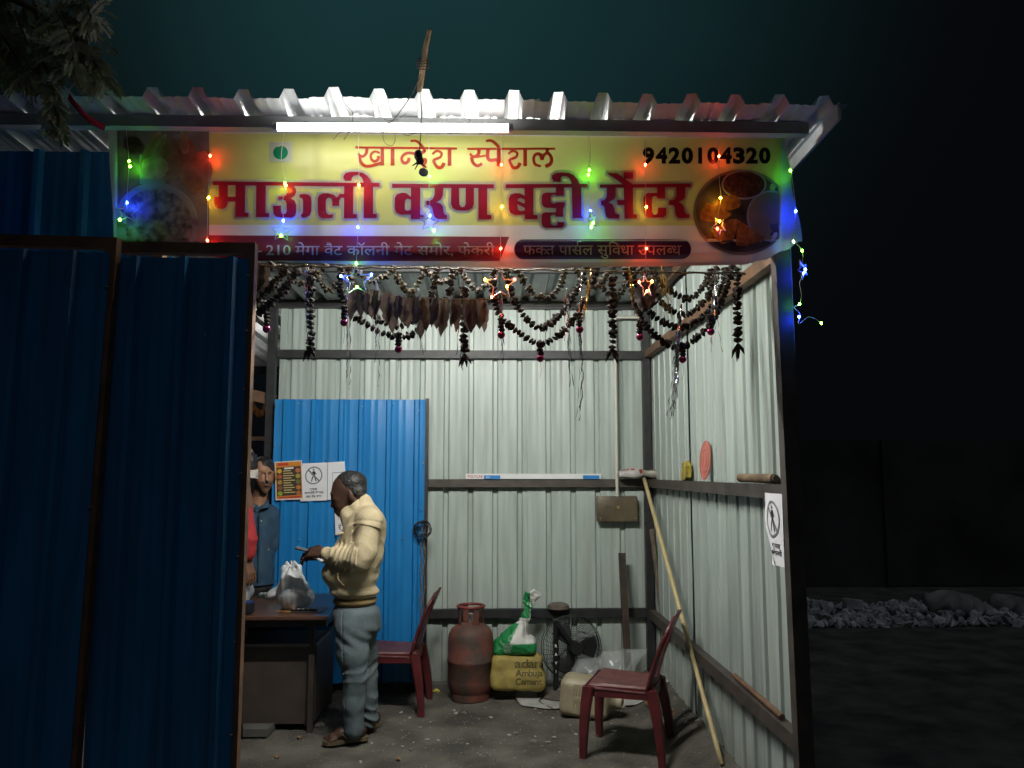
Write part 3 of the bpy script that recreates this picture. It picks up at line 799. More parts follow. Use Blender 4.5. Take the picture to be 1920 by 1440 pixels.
def run(pieces, x0_, x1_, ytop, ybase, href, offset=0.0):
    """set pieces in a row so that the row fills x0..x1 and the height href fills ytop..ybase; returns a bmesh in photograph units"""
    cur = 0; out = []
    for p in pieces:
        if isinstance(p, float): cur += p; continue
        s_, keep = p if isinstance(p, tuple) else (p, None)
        V, F, w = glyphs(s_, offset, None if keep == 'cell' else keep)
        if keep == 'cell':
            kx = 1.0 if s_ == '1' else .60 / w
            V = [(x * kx, y) for x, y in V]; out.append((cur + (.66 - w * kx) / 2, V, F)); cur += .66; continue
        out.append((cur, V, F)); cur += w - (.012 if keep is None else 0)
    bm = bmesh.new(); sx = (x1_ - x0_) / cur; sy = (ybase - ytop) / href
    for k, (c, V, F) in enumerate(out):
        vs_ = [bm.verts.new((x0_ + (c + x) * sx, ybase - y * sy, (k % 3) * .03)) for x, y in V]
        for f in F:
            try: bm.faces.new([vs_[i] for i in f])
            except ValueError: pass
    return bm
HD = max(y for x, y in glyphs('म')[0])
DG = max(y for x, y in glyphs('0')[0])
b_print('phone_number', run([(c, 'cell') for c in '9420104320'], 1204, 1446, 278, 305, DG, .05), 3, BLK, 14, 7)
SP = .28
b_print('address_lettering', run(['.', .06, '–', SP, '210', SP, 'मेगा', SP, 'वैट', SP, 'कॉलनी', SP, 'गेट', SP, 'समोर,', SP, 'फेकरी'], 468, 928, 461.5, 478, HD, .008), 3, LETW, 8, 3)
bm_p = run(['फ', ('क', .84), 'त', SP, 'पा', 'स', 'ल', SP, 'सु', 'िव', 'धा', SP, 'उ', 'प', 'ल', ('ब', .60), 'ध'], 981, 1277, 460.5, 477.5, HD, .006)
b_print('parcel_lettering', bm_p, 3, LETW, 8, 3)
b_print('parcel_reph', stroke([(1083, 460), (1083, 454), (1087, 452), (1090, 453)], 2.2), 3.2, LETW, 60, 40)

# printed food pictures
BATI = vinyl('bread', (.62, .38, .27), .0, col2=(.36, .20, .14), scale=22, detail=6)
BATI2 = vinyl('bread_pale', (.78, .62, .42), .0, col2=(.52, .37, .24), scale=26, detail=6)
PLATE = vinyl('pale_dish', (.42, .50, .42), .25)
b_print('picture_cloth', [[(262, 290), (300, 288), (330, 330), (300, 350), (262, 345)]], 2, PLATE)
b_print('picture_bread', [ell(284, 285, 14, 40, 22, jit=.06, rot=.45, seed=2), ell(318, 300, 26, 42, 26, jit=.06, rot=.1, seed=3), ell(352, 288, 15, 30, 22, jit=.06, rot=-.15, seed=4), ell(352, 322, 20, 48, 26, jit=.06, rot=-.55, seed=5), ell(378, 318, 20, 36, 22, jit=.08, seed=6)], 3, BATI)
b_print('picture_bread', [ell(290, 315, 27, 23, 26, jit=.08, rot=-.3, seed=7), ell(345, 268, 10, 22, 18, jit=.05, rot=-.2, seed=8), ell(300, 272, 7, 24, 18, jit=.05, rot=.5, seed=9)], 5, BATI2)
b_print('picture_onion', [ell(250, 272, 20, 16, 20, jit=.12, rot=.3, seed=10)], 3, vinyl('onion', (.20, .055, .065), .0, col2=(.07, .03, .035), scale=40))
bowl_clip = lambda P: [(max(x, 219), min(y, 468)) for x, y in P]
b_print('picture_bowl_rim', [bowl_clip(ell(292, 420, 80, 78, 48))], 5, vinyl('bowl_rim', (.50, .52, .50), .2))
b_print('picture_dal', [bowl_clip(ell(291, 424, 70, 70, 48))], 6, vinyl('dal', (.60, .52, .38), .0, col2=(.15, .13, .10), scale=34, detail=8))
STEELP = vinyl('steel_plate', (.20, .17, .15), .0, col2=(.03, .027, .03), scale=5)
plate = [p for p in ell(1390, 398, 90, 80, 64) if p[0] < 1462]
b_print('picture_plate', [plate], 2, STEELP)
b_print('picture_plate_rim', [q for q in ring(1390, 398, 90, 80, 5) if max(x for x, y in q) < 1462], 3, vinyl('plate_rim', (.34, .30, .26), .3, scale=6))
b_print('picture_bowl', [ell(1395, 346, 40, 26, 40)], 3, vinyl('masala', (.22, .085, .05), .0, col2=(.07, .03, .024), scale=60, detail=8))
b_print('picture_bowl_rim', ring(1395, 346, 42, 28, 3.2), 4, vinyl('bowl_rim', (.50, .52, .50), .2))
kadhi = [(min(x, 1462), y) for x, y in ell(1446, 405, 44, 46, 44)]
b_print('picture_bowl', [kadhi], 3, vinyl('kadhi', (.40, .33, .15), .15, scale=8))
b_print('picture_bowl_rim', [q for q in ring(1446, 405, 46, 48, 3.2) if max(x for x, y in q) < 1463], 4, vinyl('bowl_rim', (.50, .52, .50), .2))
FRY = vinyl('fried_bread', (.50, .25, .08), .0, col2=(.24, .10, .035), scale=45, detail=8)
b_print('picture_bread', [ell(1365, 380, 24, 14, 20, jit=.1, seed=11), [(1312, 398), (1325, 380), (1352, 388), (1372, 402), (1360, 412), (1330, 416), (1313, 412)], [(1335, 436), (1362, 412), (1382, 410), (1381, 430), (1374, 452), (1354, 458), (1342, 448)], [(1383, 412), (1400, 422), (1438, 448), (1400, 462), (1380, 460)]], 5, FRY)

#%%LIGHTS
# ------------------------------------------------------------------ tube lights
def tube_light(a, b, r, strength, label, col=(1, .98, .94), group=None):
    a = Vector(a); b = Vector(b); mid_ = (a + b) / 2
    t = empty('tube_light', mid_, label=label, cat='tube light', group=group)
    M_E = mat('tube_glow_%d' % int(strength), (.9, .9, .9), .4, emit=(*col, strength))
    d = (b - a).normalized()
    MB().tube([a + d * .02, b - d * .02], r, 14).build('tube', M_E, t, smooth=.8)
    MB().box(mid_ + Vector((0, r + .013 if label.startswith('bare') else .0, (r + .006) if not label.startswith('bare') else .01)), ((b - a).length, .022, .010 if not label.startswith('bare') else .03), bev=.003).build('batten', M_WHITEP, t)
    for s_ in (a, b - d * .019): MB().tube([s_, s_ + d * .019], r * 1.12, 14).build('end_cap', M_WHITEP, t, smooth=.8)
    return t
ta, tb = at(512, 238, 3.10), at(962, 240, 3.10)
tube_light(ta, tb, .0165, FRONT_TUBE, 'bare glowing tube light fixed under the eave above the banner')
tube_light((-.70, 3.80, 2.995), (.35, 3.80, 2.995), .0165, INSIDE_TUBE, 'glowing tube light hung inside behind the banner')
ga = at(464, 694, 8.0); gb = at(506, 694, 8.0)
tube_light((ga.x - .9, 8.0, ga.z), (gb.x + .05, 8.0, gb.z), .0165, 40, 'glowing tube light in the far bay beyond the gate')

#%%DECOR
# ------------------------------------------------------------------ fairy lights
BC = {'r': (1, .045, .012), 'g': (.12, 1, .02), 'b': (.012, .035, 1), 'y': (1, .45, .012), 'w': (.12, .10, .06), 'o': (1, .20, .012)}
BM = {k: mat('bulb_' + k, (.8, .8, .8), .3, emit=(*c, BULB * {'b': 1.9, 'g': .42, 'y': .6}.get(k, .7))) for k, c in BC.items()}
BULB_ME = {k: MB().ball((0, 0, 0), (.0048, .0048, .0065), 1).mesh('bulb', BM[k], smooth=4) for k in BC}
def star_pts(c, r, tilt=0.0, yaw=0.0, r2=.45, n=5):
    out = []
    for k in range(10):
        a = math.pi / 2 + k * math.pi / 5 + tilt; q = r if k % 2 == 0 else r * r2
        out.append(Vector(c) + Vector((q * math.cos(a) * math.cos(yaw), q * math.cos(a) * math.sin(yaw), q * math.sin(a))))
    return out
def light_strand(pts, bulbs, stars, Y, label, wire=M_WIRE_C):
    """pts and bulbs in photograph points at depth Y; a strand hanging in front of the cloth"""
    e = empty('fairy_light_strand', at(*pts[0], Y), label=label, cat='fairy lights', group='fairy light strands hung along the shop front')
    P = [at(x + random.uniform(-1.5, 1.5), y, Y + random.uniform(-.006, .006)) for x, y in pts]
    MB().tube(spline(P, 6), .0011, 5).build('wire', wire, e, smooth=4)
    for (x, y, c) in bulbs:
        o = link_mesh('bulb', BULB_ME[c], e); o.location = at(x, y, Y - .006) - woff(e)
        o.rotation_euler = (random.uniform(-.5, .5), random.uniform(-.5, .5), 0)
    for (x, y, rp, tilt, yaw, cs) in stars:
        c = at(x, y, Y - .012); r_ = rp * Y / FPX
        sp = star_pts(c, r_, tilt, yaw)
        so = MB().tube(sp, .0032, 6, closed=True).build('star', mat('clear_tube', (.55, .57, .6), .2, var=.05, spec=.8), e, smooth=4)
        for (k, col) in cs:
            o = link_mesh('bulb', BULB_ME[col], so); o.location = sp[k] - woff(so) + Vector((0, -.007, 0))
    return e
FY = BY - .035
def vpath(x, y0, y1, n=7, j=2.0): return [(x + random.uniform(-j, j), y0 + (y1 - y0) * k / n) for k in range(n + 1)]
light_strand([(237, 240), (238, 260), (243, 302), (241, 340), (238, 378), (239, 392)], [(242, 302, 'g'), (244, 312, 'g'), (238, 380, 'b')], [(238, 398, 20, .1, .5, [(4, 'g')])], FY, 'fairy light strand with a wire star over the printed dal bowl')
light_strand([(396, 246), (394, 292), (390, 371), (389, 452)], [(394, 292, 'r'), (391, 371, 'y'), (389, 451, 'r')], [], FY, 'fairy light strand at the edge between food picture and yellow field')
light_strand([(531, 250), (526, 300), (535, 345), (528, 380), (531, 412), (530, 425)], [(534, 344, 'g'), (536, 348, 'y'), (531, 414, 'b')], [(528, 434, 20, 0, .2, [(5, 'g')])], FY, 'fairy light strand with a wire star over the first word of the title')
light_strand([(673, 252), (672, 300), (673, 347), (670, 390), (672, 425), (669, 460), (668, 498)], [(673, 347, 'y'), (671, 426, 'b'), (668, 494, 'g')], [(669, 526, 30, .08, .1, [(2, 'b'), (8, 'b'), (5, 'g')])], FY, 'fairy light strand ending in a blue and green star on the leaf string')
light_strand([(806, 254), (805, 330), (806, 404), (806, 408)], [(806, 331, 'g'), (806, 404, 'b')], [(805, 417, 19, -.1, .3, [(6, 'g')])], FY, 'fairy light strand with a wire star over the second word of the title')
light_strand([(940, 252), (940, 310), (938, 350), (941, 388), (938, 420), (939, 466), (938, 500)], [(940, 309, 'r'), (941, 388, 'y'), (939, 466, 'r')], [(938, 534, 30, .05, .15, [(2, 'y'), (8, 'r'), (7, 'o'), (4, 'r')])], FY, 'fairy light strand ending in a large orange and red star')
light_strand([(1104, 256), (1106, 285), (1105, 320), (1104, 360), (1107, 396), (1110, 405)], [(1105, 319, 'g'), (1103, 328, 'g'), (1107, 396, 'b')], [(1110, 412, 17, .4, .9, [(4, 'g'), (5, 'g')])], FY, 'fairy light strand with a twisted star before the last title word')
light_strand([(1211, 250), (1211, 310), (1212, 388), (1211, 430), (1212, 466), (1211, 500), (1212, 515)], [(1210, 309, 'r'), (1212, 388, 'y'), (1212, 466, 'r')], [(1211, 536, 24, .2, .8, [(2, 'r'), (8, 'o'), (5, 'o')])], FY, 'fairy light strand falling across the last title word to a dry leaf')
light_strand([(1347, 250), (1347, 293), (1350, 340), (1351, 371), (1347, 400), (1346, 412)], [(1348, 293, 'r'), (1351, 371, 'y')], [(1348, 424, 19, .6, .5, [(3, 'r'), (9, 'y')])], FY, 'fairy light strand with a red and yellow star over the printed plate')
light_strand([(1474, 250), (1480, 300), (1483, 321), (1490, 370), (1492, 395), (1490, 430), (1488, 452)], [(1482, 320, 'g'), (1492, 396, 'b'), (1488, 453, 'w')], [], FY - .012, 'fairy light strand on the bare right margin of the banner')
light_strand([(1487, 452), (1503, 470), (1505, 490), (1507, 512), (1500, 530), (1503, 552), (1498, 571), (1488, 576), (1500, 590), (1497, 608), (1518, 594), (1540, 606)], [(1504, 470, 'g'), (1507, 512, 'b'), (1499, 570, 'g'), (1498, 594, 'b'), (1540, 606, 'g')], [(1505, 506, 19, .5, .7, [(7, 'b')])], YF - .02, 'tangled fairy lights with broken blue star on the right front post')

# ------------------------------------------------------------------ dried flower garlands
M_DRY = [mat('dried_flower_a', (.022, .015, .010), .95, col2=(.007, .005, .004), scale=60, bump=.4, bscale=90),
         mat('dried_flower_b', (.036, .023, .011), .95, col2=(.009, .006, .005), scale=60, bump=.4, bscale=90)]
def flower_mesh(seed, m):
    random.seed(seed); mb = MB(); bm = bmesh.new(); bmesh.ops.create_icosphere(bm, subdivisions=2, radius=1)
    vs_ = []
    for v in bm.verts:
        a = math.atan2(v.co.y, v.co.x); k = 1 + .22 * math.sin(5 * a + seed) + random.uniform(-.16, .16)
        vs_.append((v.co.x * .0158 * k, v.co.y * .0158 * k, v.co.z * .0092 * (1 + random.uniform(-.2, .2))))
    bm.verts.index_update(); mb.add(vs_, [[v.index for v in f.verts] for f in bm.faces]); bm.free()
    return mb.mesh('flower', m)
FLOWERS = [flower_mesh(i, M_DRY[i % 2]) for i in range(4)]
random.seed(11)
M_BALL = mat('pink_bauble_foil', (.42, .05, .16), .22, .7, col2=(.25, .02, .08), scale=20)
M_TINSEL = mat('silver_tinsel', (.72, .73, .75), .22, .95, var=.2, scale=50)
M_TINSELG = mat('gold_tinsel', (.55, .36, .10), .28, .9, var=.3, scale=50)
GG = 'dried flower garlands in the opening'
def garland(px, Y, label, step=.021, scale=1.0, tail=None, ball=False, Yend=None, cord=M_THREAD):
    m_ = len(px)
    P = [at(x, y, Y + ((Yend - Y) * i / (m_ - 1) if Yend else 0)) for i, (x, y) in enumerate(px)]
    C = spline(P, 14)
    e = empty('flower_garland', C[0], label=label, cat='garland', group=GG)
    MB().tube(C[::2] + ([C[-1]] if (len(C) - 1) % 2 else []), .0012, 4).build('cord', cord, e)
    acc = 0; nxt = step * .5
    for a, b in zip(C[:-1], C[1:]):
        L = (b - a).length
        while acc + L >= nxt:
            t = (nxt - acc) / L; p = a.lerp(b, t)
            o = link_mesh('flower', random.choice(FLOWERS), e); o.location = p - C[0] + Vector((random.uniform(-.003, .003), random.uniform(-.003, .003), random.uniform(-.003, .003)))
            d = (b - a).normalized(); q = Vector((0, 0, 1)).rotation_difference(d)
            o.rotation_euler = (q.to_matrix() @ Euler((random.uniform(-.4, .4), random.uniform(-.4, .4), random.uniform(0, 6))).to_matrix()).to_euler()
            s_ = scale * random.uniform(.8, 1.2); o.scale = (s_, s_, s_ * random.uniform(.9, 1.3))
            nxt += step * random.uniform(.85, 1.2)
        acc += L
    if tail:
        mb = MB()
        for k in range(7):
            a = random.uniform(0, 6.28); l_ = tail * random.uniform(.5, 1.1); p = C[-1]
            mb.tube([p, p + Vector((math.cos(a) * .02, math.sin(a) * .02, -l_ * .5)), p + Vector((math.cos(a) * .03, math.sin(a) * .03, -l_))], [.006, .008, .001], 5)
        mb.build('tuft', M_DRY[0], e)
    return e
GY = 3.40
garland([(582, 506), (582, 560), (583, 610), (582, 655)], GY, 'straight drop garland of dried flowers in front of the blue door side', .022, 1.15, tail=.05)
garland([(871, 540), (871, 590), (870, 640), (871, 665)], GY, 'straight drop garland ending at the middle of the leaf string', .022, 1.1, tail=.05)
garland([(1148, 518), (1148, 570), (1149, 620), (1148, 655)], GY, 'straight drop garland hanging before the white conduit pipe', .022, 1.15, tail=.06)
garland([(1382, 500), (1382, 550), (1383, 600), (1384, 645)], GY, 'straight drop garland by the right wall ending in a spiky tuft', .022, 1.1, tail=.07)
SW = 'sagging swag of dried flower garland below the '
garland([(640, 500), (642, 560), (672, 598), (745, 632), (800, 606), (838, 560), (850, 500)], GY + .03, SW + 'blue and green star', .021)
garland([(655, 500), (668, 560), (740, 612), (800, 575), (822, 500)], GY + .10, 'shallow swag of dried flowers behind the hanging brown leaves', .021)
garland([(925, 500), (930, 575), (965, 618), (1015, 645), (1062, 615), (1092, 570), (1122, 500)], GY + .02, SW + 'large orange star', .020)
garland([(948, 500), (962, 560), (1008, 615), (1050, 590), (1082, 545), (1100, 500)], GY + .07, 'inner swag of dried flowers beside the large orange star', .020)
garland([(965, 500), (990, 540), (1020, 560), (1048, 540), (1062, 500)], GY + .14, 'short top swag of dried flowers near the banner edge', .020)
garland([(1172, 500), (1188, 560), (1215, 615), (1272, 652), (1325, 615), (1352, 565), (1375, 500)], GY + .02, SW + 'dry orange lit leaf', .020)
garland([(1182, 500), (1205, 570), (1245, 605), (1285, 612), (1328, 585), (1352, 540), (1362, 500)], GY + .06, 'inner swag of dried flowers above the right corner post', .020)
garland([(1198, 500), (1235, 560), (1280, 590), (1325, 560), (1346, 500)], GY + .12, 'short swag of dried flowers before the rust coloured rail', .020)
garland([(1215, 500), (1250, 540), (1290, 560), (1322, 535), (1335, 500)], GY + .2, 'uppermost swag of dried flowers by the right front post', .020)
garland([(470, 600), (500, 575), (530, 545), (562, 500)], GY, 'slanting garland of dried flowers above the hanging pink bauble', .018, 1.15)
garland([(470, 575), (500, 545), (530, 515), (540, 496)], GY + .06, 'slanting garland of dried flowers nearest to the gate stile', .018, 1.15)
garland([(468, 540), (490, 520), (512, 496)], GY + .03, 'short slanting garland of dried flowers high against the gate', .018, 1.15)
for i, (a, b, lo) in enumerate(((520, 612, 532), (585, 650, 545), (660, 742, 528), (735, 800, 548), (790, 868, 530), (860, 935, 545), (1075, 1150, 540), (1110, 1190, 560))):
    w_ = ('over the top of the blue door', 'beside the first drop garland', 'above the green lit leaf', 'above the thick of the brown leaves', 'left of the middle drop garland', 'between middle drop garland and orange star', 'left of the conduit pipe', 'over the right end of the back wall')[i]
    garland([(a, 498), ((a * 3 + b) / 4, (498 + lo * 2) / 3), ((a + b) / 2, lo), ((a + b * 3) / 4, (498 + lo * 2) / 3), (b, 498)], GY + .35 + .07 * (i % 3), 'small background swag of dried flowers ' + w_, .021, 1.0)
# mossy rope along the foot of the banner
def rope():
    pts = [at(x, 498 + (x - 475) * .016 + random.uniform(-2, 2), GY - .06) for x in range(474, 1400, 14)]
    e = empty('braided_rope', pts[0], label='mossy gold brown tinsel rope strung along the lower banner edge', cat='rope')
    mb = MB(); mb.tube(pts, .004, 6)
    for i in range(2400):
        t = random.random() * (len(pts) - 1); k = int(t); p = pts[k].lerp(pts[min(k + 1, len(pts) - 1)], t - k)
        d = Vector((random.gauss(0, 1), random.gauss(0, 1), random.gauss(0, 1))).normalized() * random.uniform(.006, .013); s_ = Vector((random.uniform(-1, 1), random.uniform(-1, 1), random.uniform(-1, 1))) * .0022
        mb.add([p - s_, p + s_, p + d], [(0, 1, 2)])
    mb.build('fringe', mat('moss_rope', (.12, .085, .025), .6, .2, col2=(.03, .022, .012), scale=50), e)
rope()
# bauble pendants
BALL_ME = MB().ball((0, 0, 0), .0165, 3).mesh('bauble', M_BALL, smooth=4)
for (x, y, w_) in ((500, 617, 'near the gate stile'), (645, 605, 'left of the hanging brown leaves'), (747, 655, 'below the middle of the leaf string'), (940, 628, 'below the large orange star'), (1013, 672, 'before the top rail of the back wall'), (1087, 618, 'left of the conduit pipe'), (1200, 632, 'beside the right corner post'), (1280, 674, 'under the right swag beside the tinsel bundle'), (1333, 622, 'before the right wall')):
    c = at(x, y, GY - .01)
    e = empty('bauble_pendant', c, label='pink foil bauble pendant under dried flowers ' + w_, cat='bauble', group='pink bauble pendants')
    link_mesh('bauble', BALL_ME, e)
    for k in range(4):
        o = link_mesh('flower', FLOWERS[k], e); o.location = (random.uniform(-.003, .003), 0, .022 + .015 * k); o.scale = (.85, .85, 1.1)
    MB().tube([(0, 0, .015), (0, 0, .12)], .001, 4).build('cord', M_THREAD, e, world=False)
    MB().tube([(0, 0, -.015), (.004, 0, -.05), (-.002, .004, -.09)], .0008, 4).build('tail_thread', M_THREAD, e, world=False)
# tinsel
def tinsel(px, Y, n, label, spread=.02, m=M_TINSEL, zig=.0028):
    P = spline([at(x, y, Y) for x, y in px], 10); mb = MB()
    for k in range(n):
        off = Vector((random.gauss(0, spread), random.gauss(0, spread), 0)); f = random.uniform(.45, 1.0); ph = random.uniform(0, 6)
        pts = P[:max(int(len(P) * f), 3)]; w = random.uniform(.0010, .0020)
        for i in range(len(pts) - 1):
            s0, s1 = i / len(P), (i + 1) / len(P)
            a = pts[i] + off * (s0 ** .6) + Vector((zig * math.sin(ph + i * 1.9), zig * math.cos(ph * 2 + i * 1.3), 0)); b = pts[i + 1] + off * (s1 ** .6) + Vector((zig * math.sin(ph + (i + 1) * 1.9), zig * math.cos(ph * 2 + (i + 1) * 1.3), 0))
            an = ph + i * .9; wv0 = Vector((math.cos(an), math.sin(an), .2)) * w; wv1 = Vector((math.cos(an + .9), math.sin(an + .9), .2)) * w
            mb.add([a - wv0, a + wv0, b + wv1, b - wv1], [(0, 1, 2, 3)])
    return mb.thing('tinsel_bundle', m, label, 'tinsel', 'tinsel bundles hanging in the opening')
tinsel([(575, 488), (574, 540), (578, 600), (583, 690)], GY - .02, 9, 'silver tinsel strands along the drop garland by the blue door', .012)
tinsel([(652, 520), (654, 600), (655, 690), (652, 740)], GY, 5, 'thin dark silver threads hanging left of the brown leaves', .012)
tinsel([(705, 520), (704, 600), (702, 680), (696, 745)], GY, 6, 'thin silver threads hanging below the first brown leaves', .012)
tinsel([(780, 530), (783, 600), (785, 690)], GY, 4, 'few silver threads under the thick of the brown leaves', .014)
tinsel([(870, 500), (869, 600), (866, 700)], GY - .01, 6, 'silver threads round the middle drop garland', .012)
tinsel([(940, 540), (942, 620), (944, 700)], GY - .01, 8, 'silver and red lit threads below the large orange star', .010)
tinsel([(1062, 540), (1068, 640), (1075, 750)], GY, 5, 'loose silver threads left of the long tinsel strand', .012)
tinsel([(1092, 500), (1087, 600), (1091, 700), (1085, 795)], GY - .01, 10, 'long silver tinsel strand reaching far down before the back wall', .008)
tinsel([(1278, 570), (1270, 650), (1266, 720), (1258, 790)], GY - .01, 34, 'thick glittering silver tinsel bundle by the corner post', .011)
tinsel([(1240, 500), (1250, 560), (1262, 620)], GY - .01, 10, 'gold tinsel strands beside the dry orange lit leaf', .016, M_TINSELG)
tinsel([(1178, 500), (1184, 560), (1196, 620)], GY - .01, 8, 'gold tinsel strands left of the dry orange lit leaf', .014, M_TINSELG)
tinsel([(1345, 505), (1340, 600), (1346, 670)], GY - .01, 8, 'sparse silver threads before the right wall', .014)
tinsel([(1108, 500), (1100, 560), (1090, 610)], GY - .03, 8, 'copper tinsel strands along the right arm of the middle swag', .008, M_TINSELG)
# ------------------------------------------------------------------ string of dry leaves
M_LEAFD = mat('dry_leaf', (.090, .064, .047), .8, col2=(.030, .021, .016), scale=25, bump=.3, bscale=50, stretch=(1, 1, .4), thru=.25)
M_LEAFK = mat('dark_dry_leaf', (.050, .036, .028), .85, col2=(.018, .013, .011), scale=25, bump=.3, bscale=50, stretch=(1, 1, .4), thru=.1)
def leaf_mesh(mb, top, L, W, bend, rz, fold=.5):
    def fn(u, v):
        w = W * ((.55 + .45 * math.sin(min(v / .4, 1) * 1.57)) if v < .4 else (1 - ((v - .4) / .6) ** 2.2)) * (1 + .16 * math.sin(v * 23 + L * 300 + u * 3))
        x = (u - .5) * w; d = abs(u - .5) * 2
        p = Vector((x * .9, fold * w * .35 * d + bend * v * v * L + .004 * math.sin(v * 14 + u * 5), -v * L))
        p.rotate(Euler((0, .06 * math.sin(L * 900), rz))); return top + p
    mb.grid(fn, 6, 10)
def leaf_string():
    Yl = GY - .05
    sp = spline([at(x, y, Yl) for x, y in ((490, 492), (650, 533), (780, 556), (915, 560), (1060, 546), (1212, 522), (1392, 503))], 12)
    e = empty('leaf_string', sp[0], label='string of hanging dry brown mango leaves across the opening', cat='leaf string')
    MB().tube(sp, .0014, 5).build('cord', mat('jute_cord', (.30, .25, .16), .9), e)
    def ypx(x): return interp([(490, 492), (650, 533), (780, 556), (915, 560), (1060, 546), (1212, 522), (1392, 503)], x)
    xs = [(488, 62, 16), (497, 60, 15), (661, 70, 15), (673, 62, 14), (684, 52, 12), (697, 58, 15), (709, 48, 13), (722, 62, 17), (733, 78, 16), (746, 48, 13), (757, 50, 14), (769, 60, 14), (779, 55, 16), (790, 82, 15), (799, 66, 16), (812, 58, 15), (822, 60, 16), (834, 76, 15), (847, 56, 16), (860, 62, 15), (872, 58, 14), (886, 66, 15), (899, 58, 16), (908, 62, 13), (1206, 66, 26), (1215, 58, 18)]
    for i, (x, L, W) in enumerate(xs):
        mb = MB(); leaf_mesh(mb, at(x, ypx(x) + (2 if x < 1200 else 0), Yl + random.uniform(-.008, .008)), L * Yl / FPX, W * Yl / FPX * 1.7, random.uniform(-.15, .2), random.uniform(-.7, .7), random.uniform(.2, .9))
        mb.build('leaf', M_LEAFD if i % 3 else M_LEAFK, e, smooth=4)
leaf_string()
# marigold garland in the far bay
mg = empty('marigold_garland', at(463, 735, 6.9), label='orange marigold garland sagging from a brace beyond the gate', cat='garland')
sp = spline([at(463, 722, 6.9), at(466, 745, 6.9), (at(486, 776, 6.9)), at(503, 757, 6.9), at(509, 742, 6.9)], 9)
M_MARI = mat('marigold', (.42, .17, .035), .9, col2=(.20, .07, .02), scale=60, bump=.5, bscale=120)
MARI_ME = MB().ball((0, 0, 0), (.030, .030, .017), 2, jit=.15).mesh('flower', M_MARI)
for k, p in enumerate(sp[::1]):
    o = link_mesh('flower', MARI_ME, mg); o.location = p - mg.location; o.rotation_euler = (random.uniform(0, 3), random.uniform(0, 3), k)

# ------------------------------------------------------------------ on the roof: stick, cord and charm
M_WOODP = mat('pale_split_wood', (.42, .30, .15), .8, col2=(.24, .15, .075), scale=20, stretch=(3, 3, .4), bump=.3)
mb = MB(); mb.tube([at(786, 172, 3.035), at(791, 140, 2.99), at(797, 95, 2.91), at(805, 56, 2.84)], [.011, .012, .011, .009], 7)
mb.tube([at(797, 100, 2.905), at(806, 54, 2.825)], [.006, .005], 6)
st = mb.thing('wooden_stick', M_WOODP, 'short split wooden stick standing up from the roof edge', 'stick')
mb = MB()
for k in range(4): mb.tube([at(793 + 11 * math.cos(a), 112 + k * 5 + 3 * math.sin(a), 2.94 - .014 * math.sin(a)) for a in np.linspace(0, 6.28, 9)], .0022, 5)
mb.tube(spline([at(790, 138, 2.96), at(770, 180, 3.01), at(740, 222, 3.0), at(728, 232, 3.0)], 6), .002, 5)
mb.thing('tying_cord', mat('twisted_cord', (.12, .085, .07), .9), 'dark twisted cord tying the stick to the eave', 'cord')
ch = empty('hanging_charm', at(788, 150, 2.98), label='lemon and chilli charm on a dark cord before the heading lettering', cat='charm')
CHY = 3.03
MB().tube(spline([at(788, 150, CHY), at(790, 200, CHY), at(789, 250, CHY), at(786, 285, CHY)], 5), .0018, 5).build('cord', M_THREAD, ch)
SDF().ell(at(785, 291, CHY), (.016, .016, .022), k=.01).ell(at(788, 302, CHY), (.014, .014, .014), k=.01).build('shrivelled_lemon', mat('dry_lemon', (.10, .065, .055), .7, col2=(.03, .02, .02), scale=60), .004, ch, disp=lambda P: .003 * wobn(P, 260, 3))
for (a, b) in (((782, 305), (773, 311)), ((784, 306), (778, 318)), ((790, 306), (800, 315))): MB().tube([at(*a, CHY), at(*b, CHY)], [.004, .0015], 6).build('chilli', M_THREAD, ch, smooth=4)
c = at(794, 323, CHY - .004); MB().lathe([(.002, -.006), (.018, -.005), (.018, .005), (.002, .006)], c, 20, M=Euler((R(60), R(35), 0)).to_matrix()).build('charcoal_disc', M_BLACK, ch, smooth=.6)
# loose wires about the tube light
mb = MB()
for pts in ([(650, 198), (662, 215), (655, 245), (645, 262)], [(728, 228), (718, 250), (722, 268), (735, 273), (741, 262), (740, 250)], [(762, 213), (748, 222), (735, 226), (720, 224)], [(776, 248), (768, 254), (756, 252)], [(641, 243), (625, 262)], [(881, 217), (880, 238)]):
    mb.tube(spline([at(x, y, 2.985) for x, y in pts], 5), .0013, 4)
mb.thing('loose_wiring', mat('bell_wire', (.20, .13, .08), .6), 'loose thin wires dangling around the eave tube light', 'wire')
# red ribbon at the left
mb = MB(); rp = spline([at(128, 180, 2.9), at(140, 195, 2.9), at(165, 222, 2.93), at(196, 239, 2.97)], 6)
for i in range(len(rp) - 1):
    w0, w1 = Vector((.002, 0, .012)), Vector((.002, 0, .012))
    a, b = rp[i], rp[i + 1]; t = Vector((0, .003, 0)); mb.add([a - w0, a + w0, b + w1, b - w1, a - w0 + t, a + w0 + t, b + w1 + t, b - w1 + t], [(0, 1, 2, 3), (7, 6, 5, 4), (0, 3, 7, 4), (1, 5, 6, 2)])
mb.thing('ribbon', mat('red_ribbon', (.45, .02, .05), .6), 'red ribbon pulled tight to the upper left banner corner', 'ribbon', smooth=4)

